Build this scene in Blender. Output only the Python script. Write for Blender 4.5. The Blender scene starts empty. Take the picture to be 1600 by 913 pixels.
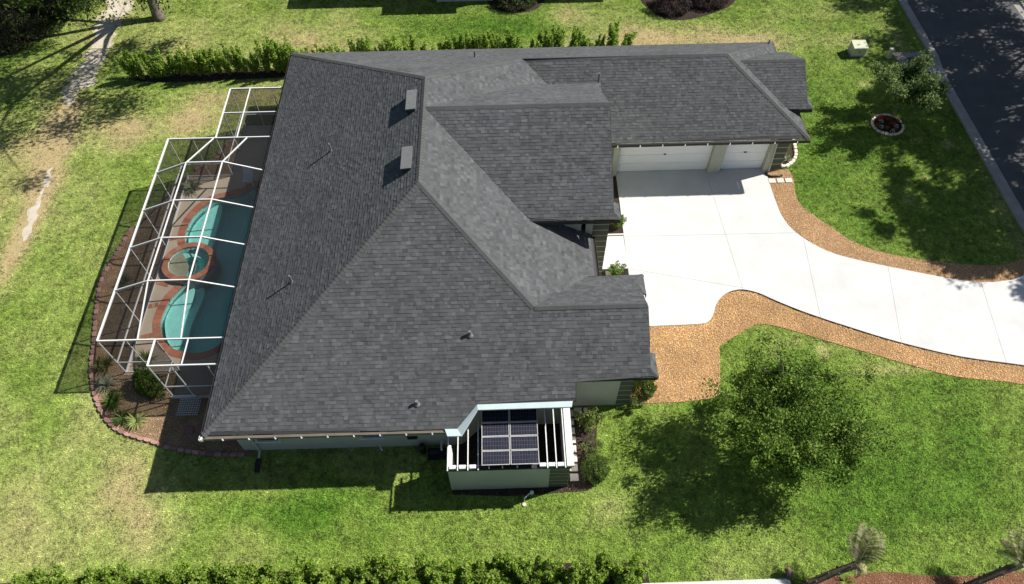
import bpy, bmesh, math, random
import numpy as np
from mathutils import Matrix, Vector

random.seed(7)
rng = np.random.default_rng(11)
scene = bpy.context.scene
COL = scene.collection

# ------------------------------------------------------------------ camera
cam_d = bpy.data.cameras.new('camera')
cam = bpy.data.objects.new('camera', cam_d)
COL.objects.link(cam)
cam_d.sensor_fit = 'HORIZONTAL'
cam_d.sensor_width = 36.0
cam_d.lens = 1127.2556 * 36.0 / 1600.0
cam_d.clip_start = 0.5
cam_d.clip_end = 2000.0
RT = Vector((0.99960127, -0.02734905, -0.00702422))
UP = Vector((0.02644095, 0.81931046, 0.57274012))
FW = Vector((0.00990888, 0.57269747, -0.81970691))
mw = Matrix.Identity(4)
for i in range(3):
    mw[i][0] = RT[i]; mw[i][1] = UP[i]; mw[i][2] = -FW[i]
mw[0][3], mw[1][3], mw[2][3] = 3.2065, -11.2889, 27.8466
cam.matrix_world = mw
scene.camera = cam

# ------------------------------------------------------------------ light
AZ, EL = math.radians(72.5), math.radians(42.4)
world = bpy.data.worlds.new('World')
scene.world = world
world.use_nodes = True
wn = world.node_tree.nodes; wl = world.node_tree.links
wn.clear()
sky = wn.new('ShaderNodeTexSky'); sky.sky_type = 'NISHITA'; sky.sun_disc = False
sky.sun_elevation = EL; sky.sun_rotation = AZ
bgn = wn.new('ShaderNodeBackground'); bgn.inputs[1].default_value = 0.05
won = wn.new('ShaderNodeOutputWorld')
wl.new(sky.outputs[0], bgn.inputs[0]); wl.new(bgn.outputs[0], won.inputs[0])
sun_d = bpy.data.lights.new('sun', 'SUN')
sun_d.energy = 5.0; sun_d.angle = math.radians(0.5); sun_d.color = (1.0, 0.955, 0.88)
sun = bpy.data.objects.new('sun', sun_d); COL.objects.link(sun)
sdir = Vector((math.sin(AZ)*math.cos(EL), math.cos(AZ)*math.cos(EL), math.sin(EL)))
sun.rotation_euler = sdir.to_track_quat('Z', 'Y').to_euler()
sun.location = (60, 20, 60)
vs = scene.view_settings
vs.view_transform = 'Standard'; vs.look = 'None'; vs.gamma = 1.0; vs.exposure = 0.84
vs.use_curve_mapping = False
scene.render.engine = 'CYCLES'
scene.cycles.transparent_max_bounces = 16
scene.cycles.max_bounces = 8

# ------------------------------------------------------------------ materials
def new_mat(name):
    m = bpy.data.materials.new(name); m.use_nodes = True
    nt = m.node_tree; nt.nodes.clear()
    out = nt.nodes.new('ShaderNodeOutputMaterial')
    b = nt.nodes.new('ShaderNodeBsdfPrincipled')
    nt.links.new(b.outputs[0], out.inputs[0])
    return m, nt, b, out

def coords(nt):
    tc = nt.nodes.new('ShaderNodeNewGeometry')
    return tc.outputs['Position']

def noise(nt, vec, scale, detail=4, rough=0.6):
    n = nt.nodes.new('ShaderNodeTexNoise')
    n.inputs['Scale'].default_value = scale
    n.inputs['Detail'].default_value = detail
    n.inputs['Roughness'].default_value = rough
    if vec is not None: nt.links.new(vec, n.inputs['Vector'])
    return n

def ramp(nt, fac, stops):
    r = nt.nodes.new('ShaderNodeValToRGB')
    e = r.color_ramp.elements
    while len(e) < len(stops): e.new(0.5)
    for k, (p, c) in enumerate(stops):
        e[k].position = p; e[k].color = (c[0], c[1], c[2], 1)
    nt.links.new(fac, r.inputs[0])
    return r

def mixc(nt, a, b, fac, mode='MIX'):
    n = nt.nodes.new('ShaderNodeMix'); n.data_type = 'RGBA'; n.blend_type = mode
    for sock, v in ((n.inputs[0], fac), (n.inputs[6], a), (n.inputs[7], b)):
        if hasattr(v, 'is_linked') or hasattr(v, 'links'): nt.links.new(v, sock)
        elif isinstance(v, (int, float)): sock.default_value = v
        else: sock.default_value = (v[0], v[1], v[2], 1)
    return n.outputs[2]

def bump(nt, b, height, strength, dist=0.02):
    n = nt.nodes.new('ShaderNodeBump')
    n.inputs['Strength'].default_value = strength; n.inputs['Distance'].default_value = dist
    nt.links.new(height, n.inputs['Height']); nt.links.new(n.outputs[0], b.inputs['Normal'])

def mat_speckle(name, c1, c2, scale=8.0, rough=0.8, fine=60.0, bstr=0.3, bdist=0.01, spec=0.3, fine_amt=0.5):
    """two tones blended by a broad noise, darkened and lightened by a fine one"""
    m, nt, b, out = new_mat(name)
    P = coords(nt)
    a = noise(nt, P, scale, 5)
    r = ramp(nt, a.outputs[0], [(0.3, c1), (0.7, c2)])
    f = noise(nt, P, fine, 3)
    fr = ramp(nt, f.outputs[0], [(0.3, (0.55,)*3), (0.7, (1.35,)*3)])
    c = mixc(nt, r.outputs[0], fr.outputs[0], fine_amt, 'MULTIPLY')
    nt.links.new(c, b.inputs['Base Color'])
    b.inputs['Roughness'].default_value = rough
    b.inputs['Specular IOR Level'].default_value = spec
    bump(nt, b, f.outputs[0], bstr, bdist)
    return m

def mat_vcol(name, rough=0.85, spec=0.2, transl=0.0, fine=0.0, fine_amt=0.3):
    m, nt, b, out = new_mat(name)
    at = nt.nodes.new('ShaderNodeAttribute'); at.attribute_name = 'Col'
    col = at.outputs['Color']
    if fine:
        f = noise(nt, coords(nt), fine, 3)
        fr = ramp(nt, f.outputs[0], [(0.3, (0.6,)*3), (0.7, (1.4,)*3)])
        col = mixc(nt, col, fr.outputs[0], fine_amt, 'MULTIPLY')
        bump(nt, b, f.outputs[0], 0.3, 0.01)
    nt.links.new(col, b.inputs['Base Color'])
    b.inputs['Roughness'].default_value = rough
    b.inputs['Specular IOR Level'].default_value = spec
    if transl:
        t = nt.nodes.new('ShaderNodeBsdfTranslucent')
        nt.links.new(col, t.inputs['Color'])
        mx = nt.nodes.new('ShaderNodeMixShader'); mx.inputs[0].default_value = transl
        nt.links.new(b.outputs[0], mx.inputs[1]); nt.links.new(t.outputs[0], mx.inputs[2])
        nt.links.new(mx.outputs[0], out.inputs[0])
    return m

M = {}
M['ground'] = mat_vcol('lawn_soil', 0.95, 0.05, 0, 22.0, 0.8)
M['blade'] = mat_vcol('grass_blade', 0.7, 0.12, 0.3)
M['leaf'] = mat_vcol('leaf', 0.65, 0.12, 0.46)
M['leaf_dull'] = mat_vcol('leaf_dull', 0.7, 0.15, 0.1)
M['shingle'] = mat_vcol('asphalt_shingle', 0.9, 0.22, 0, 45.0, 0.35)
_nt = M['shingle'].node_tree                      # faint weathering streaks over whole slopes
_b = [x for x in _nt.nodes if x.type == 'BSDF_PRINCIPLED'][0]
_lk = _b.inputs['Base Color'].links[0].from_socket
_bp = [x for x in _nt.nodes if x.type == 'BUMP'][0]; _bp.inputs['Strength'].default_value = 0.9; _bp.inputs['Distance'].default_value = 0.012
if 'Diffuse Roughness' in _b.inputs: _b.inputs['Diffuse Roughness'].default_value = 0.3
_w = noise(_nt, coords(_nt), 0.7, 5, 0.65)
_wr = ramp(_nt, _w.outputs[0], [(0.3, (0.86,)*3), (0.7, (1.10,)*3)])
_nt.links.new(mixc(_nt, _lk, _wr.outputs[0], 1.0, 'MULTIPLY'), _b.inputs['Base Color'])
M['chip'] = mat_vcol('mulch_chip', 0.9, 0.1)
M['roofdeck'] = mat_speckle('roof_underlay', (0.03,)*3, (0.04,)*3)
M['flash'] = mat_speckle('roof_metal_grey', (0.11, 0.115, 0.116), (0.14, 0.145, 0.146), 3, 0.6, 40, 0.1)
M['concrete'] = mat_speckle('bright_concrete', (0.445, 0.45, 0.445), (0.52, 0.52, 0.51), 0.8, 0.85, 35, 0.15, 0.004, 0.2, 0.18)
M['kerb'] = mat_speckle('kerb_concrete', (0.22, 0.215, 0.20), (0.32, 0.31, 0.29), 1.5, 0.9, 30, 0.3, 0.006, 0.2, 0.4)
M['asphalt'] = mat_speckle('asphalt', (0.060, 0.062, 0.067), (0.085, 0.087, 0.092), 0.8, 0.85, 60, 0.5, 0.008, 0.3, 0.45)
M['mulch'] = mat_speckle('orange_mulch', (0.26, 0.16, 0.085), (0.40, 0.25, 0.13), 1.2, 0.95, 28, 0.9, 0.04, 0.05, 0.75)
M['mulch_red'] = mat_speckle('red_bark_mulch', (0.13, 0.06, 0.035), (0.22, 0.11, 0.065), 1.5, 0.95, 26, 0.9, 0.04, 0.05, 0.8)
M['mulch_dark'] = mat_speckle('dark_bark_mulch', (0.03, 0.022, 0.018), (0.06, 0.045, 0.036), 1.5, 0.95, 26, 0.9, 0.04, 0.05, 0.8)
M['bedsoil'] = mat_speckle('bed_gravel', (0.16, 0.11, 0.065), (0.27, 0.19, 0.11), 1.4, 0.95, 24, 0.9, 0.04, 0.05, 0.8)
M['sand'] = mat_speckle('pale_sand', (0.38, 0.335, 0.26), (0.50, 0.45, 0.37), 1.3, 0.95, 22, 0.3, 0.015, 0.05, 0.35)
M['deck'] = mat_speckle('pool_deck_coat', (0.40, 0.325, 0.245), (0.48, 0.40, 0.305), 1.2, 0.85, 40, 0.3, 0.005, 0.2, 0.3)
M['brick'] = mat_vcol('coping_brick', 0.85, 0.2, 0, 40.0, 0.4)
M['poolshell'] = mat_speckle('pool_plaster', (0.42, 0.83, 0.77), (0.50, 0.89, 0.83), 1.0, 0.7, 20, 0.1)
M['tile'] = mat_speckle('waterline_tile', (0.20, 0.20, 0.20), (0.40, 0.38, 0.36), 9.0, 0.4, 50)
M['white'] = mat_speckle('white_aluminium', (0.58, 0.585, 0.58), (0.64, 0.645, 0.64), 3, 0.4, 20, 0.03, 0.002, 0.4, 0.06)
M['door'] = mat_speckle('white_door_paint', (0.78, 0.78, 0.77), (0.82, 0.82, 0.81), 1.2, 0.5, 30, 0.05, 0.002, 0.3, 0.08)
M['stucco'] = mat_speckle('sage_stucco', (0.385, 0.395, 0.32), (0.435, 0.445, 0.365), 0.9, 0.9, 45, 0.5, 0.006, 0.2, 0.25)
M['siding'] = mat_speckle('olive_siding', (0.085, 0.092, 0.066), (0.105, 0.112, 0.082), 1.2, 0.7, 25, 0.1, 0.003, 0.25, 0.2)
M['fascia'] = mat_speckle('dark_bronze_gutter', (0.012, 0.011, 0.010), (0.02, 0.018, 0.017), 2.0, 0.6, 25, 0.1, 0.003, 0.4, 0.3)
M['brown'] = mat_speckle('brown_gutter', (0.10, 0.085, 0.072), (0.14, 0.12, 0.10), 2.0, 0.55, 25, 0.1, 0.003, 0.35, 0.3)
M['coping_paint'] = mat_speckle('pale_parapet_paint', (0.36, 0.44, 0.455), (0.42, 0.50, 0.515), 1.4, 0.6, 20, 0.06, 0.002, 0.3, 0.15)
M['bark'] = mat_speckle('bark', (0.10, 0.082, 0.065), (0.20, 0.17, 0.14), 5.0, 0.95, 30, 0.9, 0.03, 0.1, 0.6)
M['palmbark'] = mat_speckle('palm_bark', (0.085, 0.065, 0.05), (0.18, 0.14, 0.11), 7.0, 0.95, 40, 0.9, 0.03, 0.1, 0.6)
M['redstone'] = mat_vcol('red_edging_stone', 0.9, 0.15, 0, 30.0, 0.5)
M['palestone'] = mat_vcol('pale_edging_stone', 0.9, 0.15, 0, 30.0, 0.4)
M['paver'] = mat_speckle('pale_paver', (0.50, 0.47, 0.41), (0.60, 0.57, 0.50), 2.5, 0.9, 30, 0.3, 0.006, 0.15, 0.3)
M['utility'] = mat_speckle('utility_green', (0.40, 0.41, 0.29), (0.48, 0.48, 0.36), 1.5, 0.6, 25, 0.1, 0.003, 0.3, 0.2)
M['rib'] = mat_speckle('frond_rib', (0.20, 0.20, 0.08), (0.28, 0.26, 0.11), 4, 0.6, 30)
M['black'] = mat_speckle('black_plastic', (0.012,)*3, (0.02,)*3, 3, 0.5, 25, 0.1)
M['glass'] = mat_speckle('dark_window_glass', (0.012, 0.014, 0.016), (0.02, 0.022, 0.024), 1.0, 0.08, 10, 0.0, 0.001, 0.6, 0.1)
M['aframe'] = mat_speckle('panel_aluminium', (0.42, 0.42, 0.41), (0.48, 0.48, 0.47), 3, 0.4, 20, 0.03)
M['pvc'] = mat_speckle('grey_pvc', (0.55, 0.58, 0.57), (0.65, 0.67, 0.66), 3, 0.5, 20, 0.05)

m, nt, b, out = new_mat('bulb_glass')
b.inputs['Base Color'].default_value = (0.85, 0.85, 0.82, 1); b.inputs['Roughness'].default_value = 0.25
M['bulb'] = m

# pool water: clear, tinted by the depth of water below
m, nt, b, out = new_mat('pool_water')
b.inputs['Base Color'].default_value = (0.70, 0.93, 0.95, 1)
b.inputs['Roughness'].default_value = 0.03; b.inputs['IOR'].default_value = 1.33
b.inputs['Transmission Weight'].default_value = 1.0
n = noise(nt, coords(nt), 2.2, 2); bump(nt, b, n.outputs[0], 0.12, 0.04)
tr = nt.nodes.new('ShaderNodeBsdfTransparent'); tr.inputs[0].default_value = (0.96, 0.99, 0.985, 1)
gl = nt.nodes.new('ShaderNodeBsdfGlossy'); gl.inputs['Roughness'].default_value = 0.04
bp = [x for x in nt.nodes if x.type == 'BUMP'][0]
nt.links.new(bp.outputs[0], gl.inputs['Normal'])
fr = nt.nodes.new('ShaderNodeFresnel'); fr.inputs[0].default_value = 1.33
nt.links.new(bp.outputs[0], fr.inputs['Normal'])
mx = nt.nodes.new('ShaderNodeMixShader')
nt.links.new(fr.outputs[0], mx.inputs[0]); nt.links.new(tr.outputs[0], mx.inputs[1]); nt.links.new(gl.outputs[0], mx.inputs[2])
nt.links.new(mx.outputs[0], out.inputs[0])
va = nt.nodes.new('ShaderNodeVolumeAbsorption'); va.inputs['Color'].default_value = (0.03, 0.90, 0.92, 1); va.inputs['Density'].default_value = 0.36
nt.links.new(va.outputs[0], out.inputs['Volume'])
M['water'] = m

# insect screen: a dark open weave
m, nt, b, out = new_mat('insect_screen')
b.inputs['Base Color'].default_value = (0.016, 0.016, 0.017, 1); b.inputs['Roughness'].default_value = 0.9; b.inputs['Specular IOR Level'].default_value = 0.05
tr = nt.nodes.new('ShaderNodeBsdfTransparent')
mx = nt.nodes.new('ShaderNodeMixShader'); mx.inputs[0].default_value = 0.61
nt.links.new(b.outputs[0], mx.inputs[1]); nt.links.new(tr.outputs[0], mx.inputs[2])
nt.links.new(mx.outputs[0], out.inputs[0])
M['screen'] = m

# photovoltaic cells: dark squares between thin silvery lines (flat print under glass)
m, nt, b, out = new_mat('solar_cells')
tc = nt.nodes.new('ShaderNodeTexCoord')
br = nt.nodes.new('ShaderNodeTexBrick')
br.offset = 0.0
br.inputs['Color1'].default_value = (0.016, 0.017, 0.028, 1); br.inputs['Color2'].default_value = (0.024, 0.024, 0.036, 1)
br.inputs['Mortar'].default_value = (0.085, 0.083, 0.09, 1)
br.inputs['Scale'].default_value = 1.0; br.inputs['Mortar Size'].default_value = 0.005
br.inputs['Brick Width'].default_value = 0.1020; br.inputs['Row Height'].default_value = 0.1690
nt.links.new(tc.outputs['Object'], br.inputs['Vector'])
nt.links.new(br.outputs[0], b.inputs['Base Color'])
b.inputs['Roughness'].default_value = 0.12; b.inputs['Specular IOR Level'].default_value = 0.6
M['cells'] = m

# ------------------------------------------------------------------ helpers
def world_loc(o):
    v = Vector((0, 0, 0))
    while o is not None:
        v += o.location; o = o.parent
    return v

def tag(o, label=None, cat=None, group=None, kind=None):
    if label: o['label'] = label
    if cat: o['category'] = cat
    if group: o['group'] = group
    if kind: o['kind'] = kind
    return o

def thing(name, loc, label=None, cat=None, group=None, kind=None):
    o = bpy.data.objects.new(name, None); COL.objects.link(o)
    o.location = loc; o.empty_display_size = 0.3
    return tag(o, label, cat, group, kind)

def link_mesh(name, me, mat, parent=None, loc=None):
    if mat is not None and len(me.materials) == 0: me.materials.append(mat)
    o = bpy.data.objects.new(name, me); COL.objects.link(o)
    if parent is not None: o.parent = parent
    if loc is not None: o.location = loc
    return o

def fast_mesh(name, V, F, colors=None, smooth=False):
    """V (n,3), F (m,k) all faces with k corners; colors (m,3) per face"""
    V = np.asarray(V, dtype=np.float32); F = np.asarray(F, dtype=np.int32)
    me = bpy.data.meshes.new(name)
    k = F.shape[1]
    me.vertices.add(len(V)); me.vertices.foreach_set('co', V.ravel())
    me.loops.add(F.size); me.loops.foreach_set('vertex_index', F.ravel())
    me.polygons.add(len(F))
    me.polygons.foreach_set('loop_start', np.arange(0, F.size, k, dtype=np.int32))
    me.polygons.foreach_set('loop_total', np.full(len(F), k, dtype=np.int32))
    if colors is not None:
        ca = me.color_attributes.new('Col', 'FLOAT_COLOR', 'CORNER')
        c = np.ones((len(F), k, 4), dtype=np.float32)
        c[:, :, :3] = np.asarray(colors, dtype=np.float32)[:, None, :]
        ca.data.foreach_set('color', c.ravel())
    me.update(calc_edges=True); me.validate()
    me.polygons.foreach_set('use_smooth', np.full(len(F), bool(smooth)))
    return me

class MB:
    """collects polygons in world coordinates"""
    def __init__(s): s.v = []; s.f = []; s.c = []
    def poly(s, pts, col=None):
        n = len(s.v); s.v += [tuple(p) for p in pts]; s.f.append(list(range(n, n+len(pts)))); s.c.append(col)
    def hexa(s, a, b, col=None):
        """a, b: lower and upper ring of 4 (or n) points"""
        n = len(a)
        s.poly(list(reversed(a)), col); s.poly(b, col)
        for i in range(n):
            j = (i+1) % n
            s.poly([a[i], a[j], b[j], b[i]], col)
    def box(s, x0, y0, z0, x1, y1, z1, col=None):
        a = [(x0, y0, z0), (x1, y0, z0), (x1, y1, z0), (x0, y1, z0)]
        s.hexa(a, [(p[0], p[1], z1) for p in a], col)
    def bar(s, p, q, w, h, up=(0, 0, 1), col=None):
        p = Vector(p); q = Vector(q); d = (q-p).normalized()
        side = d.cross(Vector(up))
        if side.length < 1e-4: side = d.cross(Vector((0, 1, 0)))
        side.normalize(); u = side.cross(d).normalized()
        r = lambda c: [tuple(c + side*w/2*i + u*h/2*j) for i, j in ((-1, -1), (1, -1), (1, 1), (-1, 1))]
        s.hexa(r(p), r(q), col)
    def tube(s, pts, radii, n=8, col=None, cap=True):
        pts = [Vector(p) for p in pts]; rings = []
        prev = None
        for i, p in enumerate(pts):
            d = (pts[min(i+1, len(pts)-1)] - pts[max(i-1, 0)]).normalized()
            if prev is None:
                a = d.cross(Vector((0.13, 0.9, 0.31))); a.normalize()
            else:
                a = prev - d*prev.dot(d); a.normalize()
            prev = a; bb = d.cross(a)
            r = radii[i] if hasattr(radii, '__len__') else radii
            rings.append([tuple(p + a*r*math.cos(2*math.pi*k/n) + bb*r*math.sin(2*math.pi*k/n)) for k in range(n)])
        base = len(s.v)
        for rg in rings: s.v += rg
        for i in range(len(rings)-1):
            for k in range(n):
                k2 = (k+1) % n
                s.f.append([base+i*n+k, base+i*n+k2, base+(i+1)*n+k2, base+(i+1)*n+k]); s.c.append(col)
        if cap:
            s.f.append([base+k for k in reversed(range(n))]); s.c.append(col)
            s.f.append([base+(len(rings)-1)*n+k for k in range(n)]); s.c.append(col)
    def prism(s, pts2, z0, z1, col=None):
        s.hexa([(x, y, z0) for x, y in pts2], [(x, y, z1) for x, y in pts2], col)
    def build(s, name, mat, parent=None, smooth=False, bevel=0.0, origin=None, **tags):
        off = Vector((0, 0, 0)); loc = None
        if parent is not None: off = world_loc(parent)
        if origin is not None:
            loc = Vector(origin) - off; off = Vector(origin)
        me = bpy.data.meshes.new(name)
        me.from_pydata([(x-off[0], y-off[1], z-off[2]) for x, y, z in s.v], [], s.f)
        if any(c is not None for c in s.c):
            ca = me.color_attributes.new('Col', 'FLOAT_COLOR', 'CORNER')
            buf = []
            for f, c in zip(s.f, s.c):
                c = c or (0.5, 0.5, 0.5)
                buf += [c[0], c[1], c[2], 1.0]*len(f)
            if len(buf) == len(me.loops)*4: ca.data.foreach_set('color', buf)
        me.validate()
        if smooth:
            for p in me.polygons: p.use_smooth = True
        o = link_mesh(name, me, mat, parent, loc)
        if bevel:
            bm = bmesh.new(); bm.from_mesh(me)
            bmesh.ops.remove_doubles(bm, verts=bm.verts, dist=1e-5)
            bmesh.ops.bevel(bm, geom=list(bm.edges), offset=bevel, segments=1, affect='EDGES')
            bm.to_mesh(me); bm.free()
        tag(o, **tags)
        return o

def box_part(name, mat, parent, *b, bevel=0.0, **k):
    m_ = MB(); m_.box(*b); return m_.build(name, mat, parent, bevel=bevel, **k)

def clip(poly, p, q, keep_left=True, gap=0.0):
    """clip a 2-d polygon by the line p-q, keep one side, leaving half a joint"""
    dx, dy = q[0]-p[0], q[1]-p[1]; L = math.hypot(dx, dy); nx, ny = -dy/L, dx/L
    if not keep_left: nx, ny = -nx, -ny
    d = lambda a: (a[0]-p[0])*nx + (a[1]-p[1])*ny - gap
    res = []
    for i in range(len(poly)):
        a, c = poly[i], poly[(i+1) % len(poly)]
        da, dc = d(a), d(c)
        if da >= 0: res.append(a)
        if (da >= 0) != (dc >= 0):
            t = da/(da-dc); res.append((a[0]+t*(c[0]-a[0]), a[1]+t*(c[1]-a[1])))
    return res

def smooth_line(pts, n=6, closed=False):
    """Catmull-Rom"""
    out = []; N = len(pts)
    rngi = range(N) if closed else range(N-1)
    for i in rngi:
        g = (lambda k: pts[k % N]) if closed else (lambda k: pts[max(0, min(N-1, k))])
        p0, p1, p2, p3 = g(i-1), g(i), g(i+1), g(i+2)
        for k in range(n):
            t = k/n
            out.append(tuple(0.5*((2*p1[j]) + (-p0[j]+p2[j])*t + (2*p0[j]-5*p1[j]+4*p2[j]-p3[j])*t*t + (-p0[j]+3*p1[j]-3*p2[j]+p3[j])*t**3) for j in range(2)))
    if not closed: out.append(tuple(pts[-1][:2]))
    return out

def inside(poly, X, Y):
    """vectorised point in polygon"""
    X = np.asarray(X); Y = np.asarray(Y); r = np.zeros(X.shape, bool); n = len(poly)
    for i in range(n):
        x0, y0 = poly[i]; x1, y1 = poly[(i+1) % n]
        c = ((y0 > Y) != (y1 > Y))
        with np.errstate(divide='ignore', invalid='ignore'):
            xi = (x1-x0)*(Y-y0)/((y1-y0) if y1 != y0 else 1e-12) + x0
        r ^= c & (X < xi)
    return r

def fill_loops(name, loops, z, mat, parent=None, thick=0.0, **tags):
    """flat sheet from an outer loop and holes; with a skirt of the given thickness"""
    bm = bmesh.new()
    for lp in loops:
        vs_ = [bm.verts.new((x, y, z)) for x, y in lp]
        for i in range(len(vs_)): bm.edges.new((vs_[i], vs_[(i+1) % len(vs_)]))
    bmesh.ops.triangle_fill(bm, use_beauty=True, use_dissolve=False, edges=list(bm.edges))
    for f in bm.faces:
        f.normal_update()
        if f.normal.z < 0: f.normal_flip()
    if thick:
        for lp in loops:
            n = len(lp)
            for i in range(n):
                a, c = lp[i], lp[(i+1) % n]
                q = [bm.verts.new(p) for p in ((a[0], a[1], z), (c[0], c[1], z), (c[0], c[1], z-thick), (a[0], a[1], z-thick))]
                bm.faces.new(q)
    off = world_loc(parent) if parent else Vector((0, 0, 0))
    for v in bm.verts: v.co -= off
    me = bpy.data.meshes.new(name); bm.to_mesh(me); bm.free()
    o = link_mesh(name, me, mat, parent)
    return tag(o, **tags)

# numpy value noise
_tab = rng.random((256, 256))
def vnoise(X, Y, s):
    X = np.asarray(X)*s + 91.3; Y = np.asarray(Y)*s + 47.7
    xi = np.floor(X).astype(int); yi = np.floor(Y).astype(int)
    fx = X-xi; fy = Y-yi; fx = fx*fx*(3-2*fx); fy = fy*fy*(3-2*fy)
    t = lambda a, b: _tab[a % 256, b % 256]
    return (t(xi, yi)*(1-fx) + t(xi+1, yi)*fx)*(1-fy) + (t(xi, yi+1)*(1-fx) + t(xi+1, yi+1)*fx)*fy
def fbm(X, Y, s, o=4):
    r = 0; a = 0.5; w = 0
    for k in range(o):
        r = r + a*vnoise(X, Y, s*2**k); w += a; a *= 0.55
    return r/w

# ------------------------------------------------------------------ plan outlines (metres)
DECK = [(-13.55, 4.27), (-11.2, 4.27), (-11.2, 3.04), (-7.7, 3.04), (-7.7, 19.95), (-11.18, 19.95), (-11.18, 16.25), (-13.55, 16.25)]
POOL = smooth_line([(-11.9, 14.38), (-12.54, 13.48), (-12.74, 12.55), (-12.62, 11.7), (-12.1, 10.9), (-11.75, 10.2), (-11.85, 9.35), (-12.45, 8.4),
                    (-12.66, 7.43), (-12.6, 6.78), (-12.26, 6.03), (-11.8, 5.58), (-11.18, 5.33), (-10.5, 5.26), (-9.97, 5.42), (-9.45, 5.95),
                    (-9.15, 7.2), (-9.05, 9.5), (-9.05, 12.5), (-9.1, 14.6), (-9.5, 15.4), (-9.94, 15.26), (-10.44, 14.8), (-11.06, 14.66)], 4, True)
DRIVE_LO = smooth_line([(9.0, 6.03), (10.5, 6.05), (12.09, 6.09), (12.5, 6.25), (12.78, 6.66), (12.95, 7.08), (13.31, 7.54), (13.75, 7.82), (14.38, 7.93), (15.09, 7.7), (15.74, 7.28), (17.04, 6.53), (18.85, 5.67), (20.75, 4.85), (23.19, 4.04), (25.8, 3.51), (27.6, 3.0), (28.95, 1.9)], 4)
DRIVE_UP = smooth_line([(28.95, 9.4), (27.79, 8.3), (26.6, 8.0), (25.34, 8.02), (23.65, 8.43), (21.71, 9.02), (20.02, 9.58), (18.91, 10.12), (17.91, 11.05), (17.37, 12.11), (17.22, 13.54), (17.21, 15.36)], 4)
DRIVE = DRIVE_LO + DRIVE_UP + [(17.21, 15.74), (9.27, 15.74), (9.2, 12.4), (9.19, 11.36), (7.6, 11.36), (7.6, 9.32), (9.15, 9.32), (9.15, 6.9), (9.0, 6.5)]
MULCH_N = [(17.16, 15.62), (18.45, 15.62), (18.55, 15.2)] + smooth_line([(18.53, 14.81), (18.38, 13.81), (18.49, 13.06), (19.03, 12.27), (19.64, 11.53), (20.35, 10.69), (21.4, 10.01), (23.1, 9.48), (25.14, 9.1), (26.93, 8.98), (28.25, 9.3), (28.9, 9.75)], 4) + [p for p in DRIVE_UP]
MULCH_S = [(8.3, 2.3), (9.2, 2.2), (10.5, 2.22), (12.25, 2.38), (12.5, 3.7)] + smooth_line([(12.70, 4.9), (13.56, 5.43), (14.7, 6.0), (15.95, 5.7), (17.51, 5.04), (19.05, 4.43), (21.05, 3.62), (22.8, 3.03), (25.38, 2.6), (28.9, 1.4)], 4) + list(reversed(DRIVE_LO)) + [(8.3, 6.03)]
POOLBED = smooth_line([(-14.5, 14.6), (-15.13, 13.2), (-15.51, 12.57), (-15.7, 11.55), (-15.93, 10.37), (-16.05, 9.42), (-15.89, 8.3), (-15.66, 7.22), (-15.33, 5.84), (-15.09, 4.69), (-14.72, 3.73), (-14.34, 3.02), (-13.84, 2.34), (-13.21, 1.74), (-12.44, 1.38), (-11.59, 1.12), (-10.8, 0.82), (-10.02, 0.63), (-8.94, 0.46), (-7.89, 0.40), (-7.33, 0.44)], 4)
POOLBED_EDGE = list(POOLBED)
POOLBED = POOLBED + [(-7.0, 0.7), (-7.0, 3.2), (-11.1, 3.3), (-11.1, 4.4), (-13.4, 4.4), (-13.4, 16.2), (-13.9, 16.2)]
NBED_CAGE = smooth_line([(-13.4, 16.4), (-12.9, 17.0), (-12.3, 17.3), (-12.0, 18.2), (-11.6, 18.9)], 4) + [(-11.1, 18.9), (-11.1, 16.2), (-13.4, 16.2)]
SHEDBED = [(5.5, 2.1), (6.98, 2.0), (6.95, 1.5), (6.78, 0.5), (6.83, -1.15), (6.25, -1.5), (3.2, -1.62), (0.9, -1.5), (0.9, -0.80), (5.5, -0.80)]
PATH = smooth_line([(-22.46, 32.58), (-22.6, 40), (-20.6, 40), (-20.67, 32.51), (-20.9, 30.76), (-20.92, 28.41), (-20.88, 26.51), (-20.83, 24.4), (-21.4, 23.2), (-21.72, 21.88), (-22.3, 23.0), (-22.39, 24.75), (-22.15, 25.94), (-22.26, 27.82), (-22.38, 29.79)], 4, True)
STREAK = smooth_line([(-21.03, 17.1), (-20.85, 16.06), (-20.8, 14.92), (-20.5, 13.59), (-20.63, 12.12), (-20.84, 12.01), (-21.0, 12.8), (-21.12, 13.8), (-21.05, 14.93), (-21.0, 15.38), (-21.15, 16.3)], 4, True)
REDBED = [(13.3, -5.25)] + smooth_line([(13.53, -5.05), (14.5, -4.98), (15.68, -4.98), (16.9, -4.86), (18.49, -5.06), (20.13, -5.11), (22.06, -5.02), (26, -5.1)], 4) + [(26, -8), (13.3, -8)]
HEDGEBED_S = [(-16, -4.35)] + smooth_line([(-14, -4.3), (-10, -4.25), (-5, -4.22), (0, -4.2), (5, -4.22), (8.2, -4.3)], 5) + [(8.3, -6.3), (-16, -6.3)]
HEDGEBED_N = smooth_line([(-18.9, 24.5), (-17, 24.0), (-12, 24.1), (-6, 24.35), (0, 24.6), (5, 24.8), (11.1, 24.95), (11.2, 25.7), (4, 25.6), (-3, 25.3), (-10, 25.1), (-16, 24.9)], 4, True)
NBED1 = smooth_line([(2.6, 31.9), (2.9, 30.7), (4.14, 30.16), (5.39, 30.25), (6.2, 31.1), (6.3, 32.0), (4.5, 32.4)], 4, True)
NBED2 = smooth_line([(12.7, 31.6), (13.21, 29.85), (14.31, 28.98), (15.99, 29.16), (18.27, 30.32), (18.7, 31.6), (15.5, 32.2)], 4, True)
ROAD = [(29.6, -60), (36.6, -60), (36.6, 120), (29.6, 120)]

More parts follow.
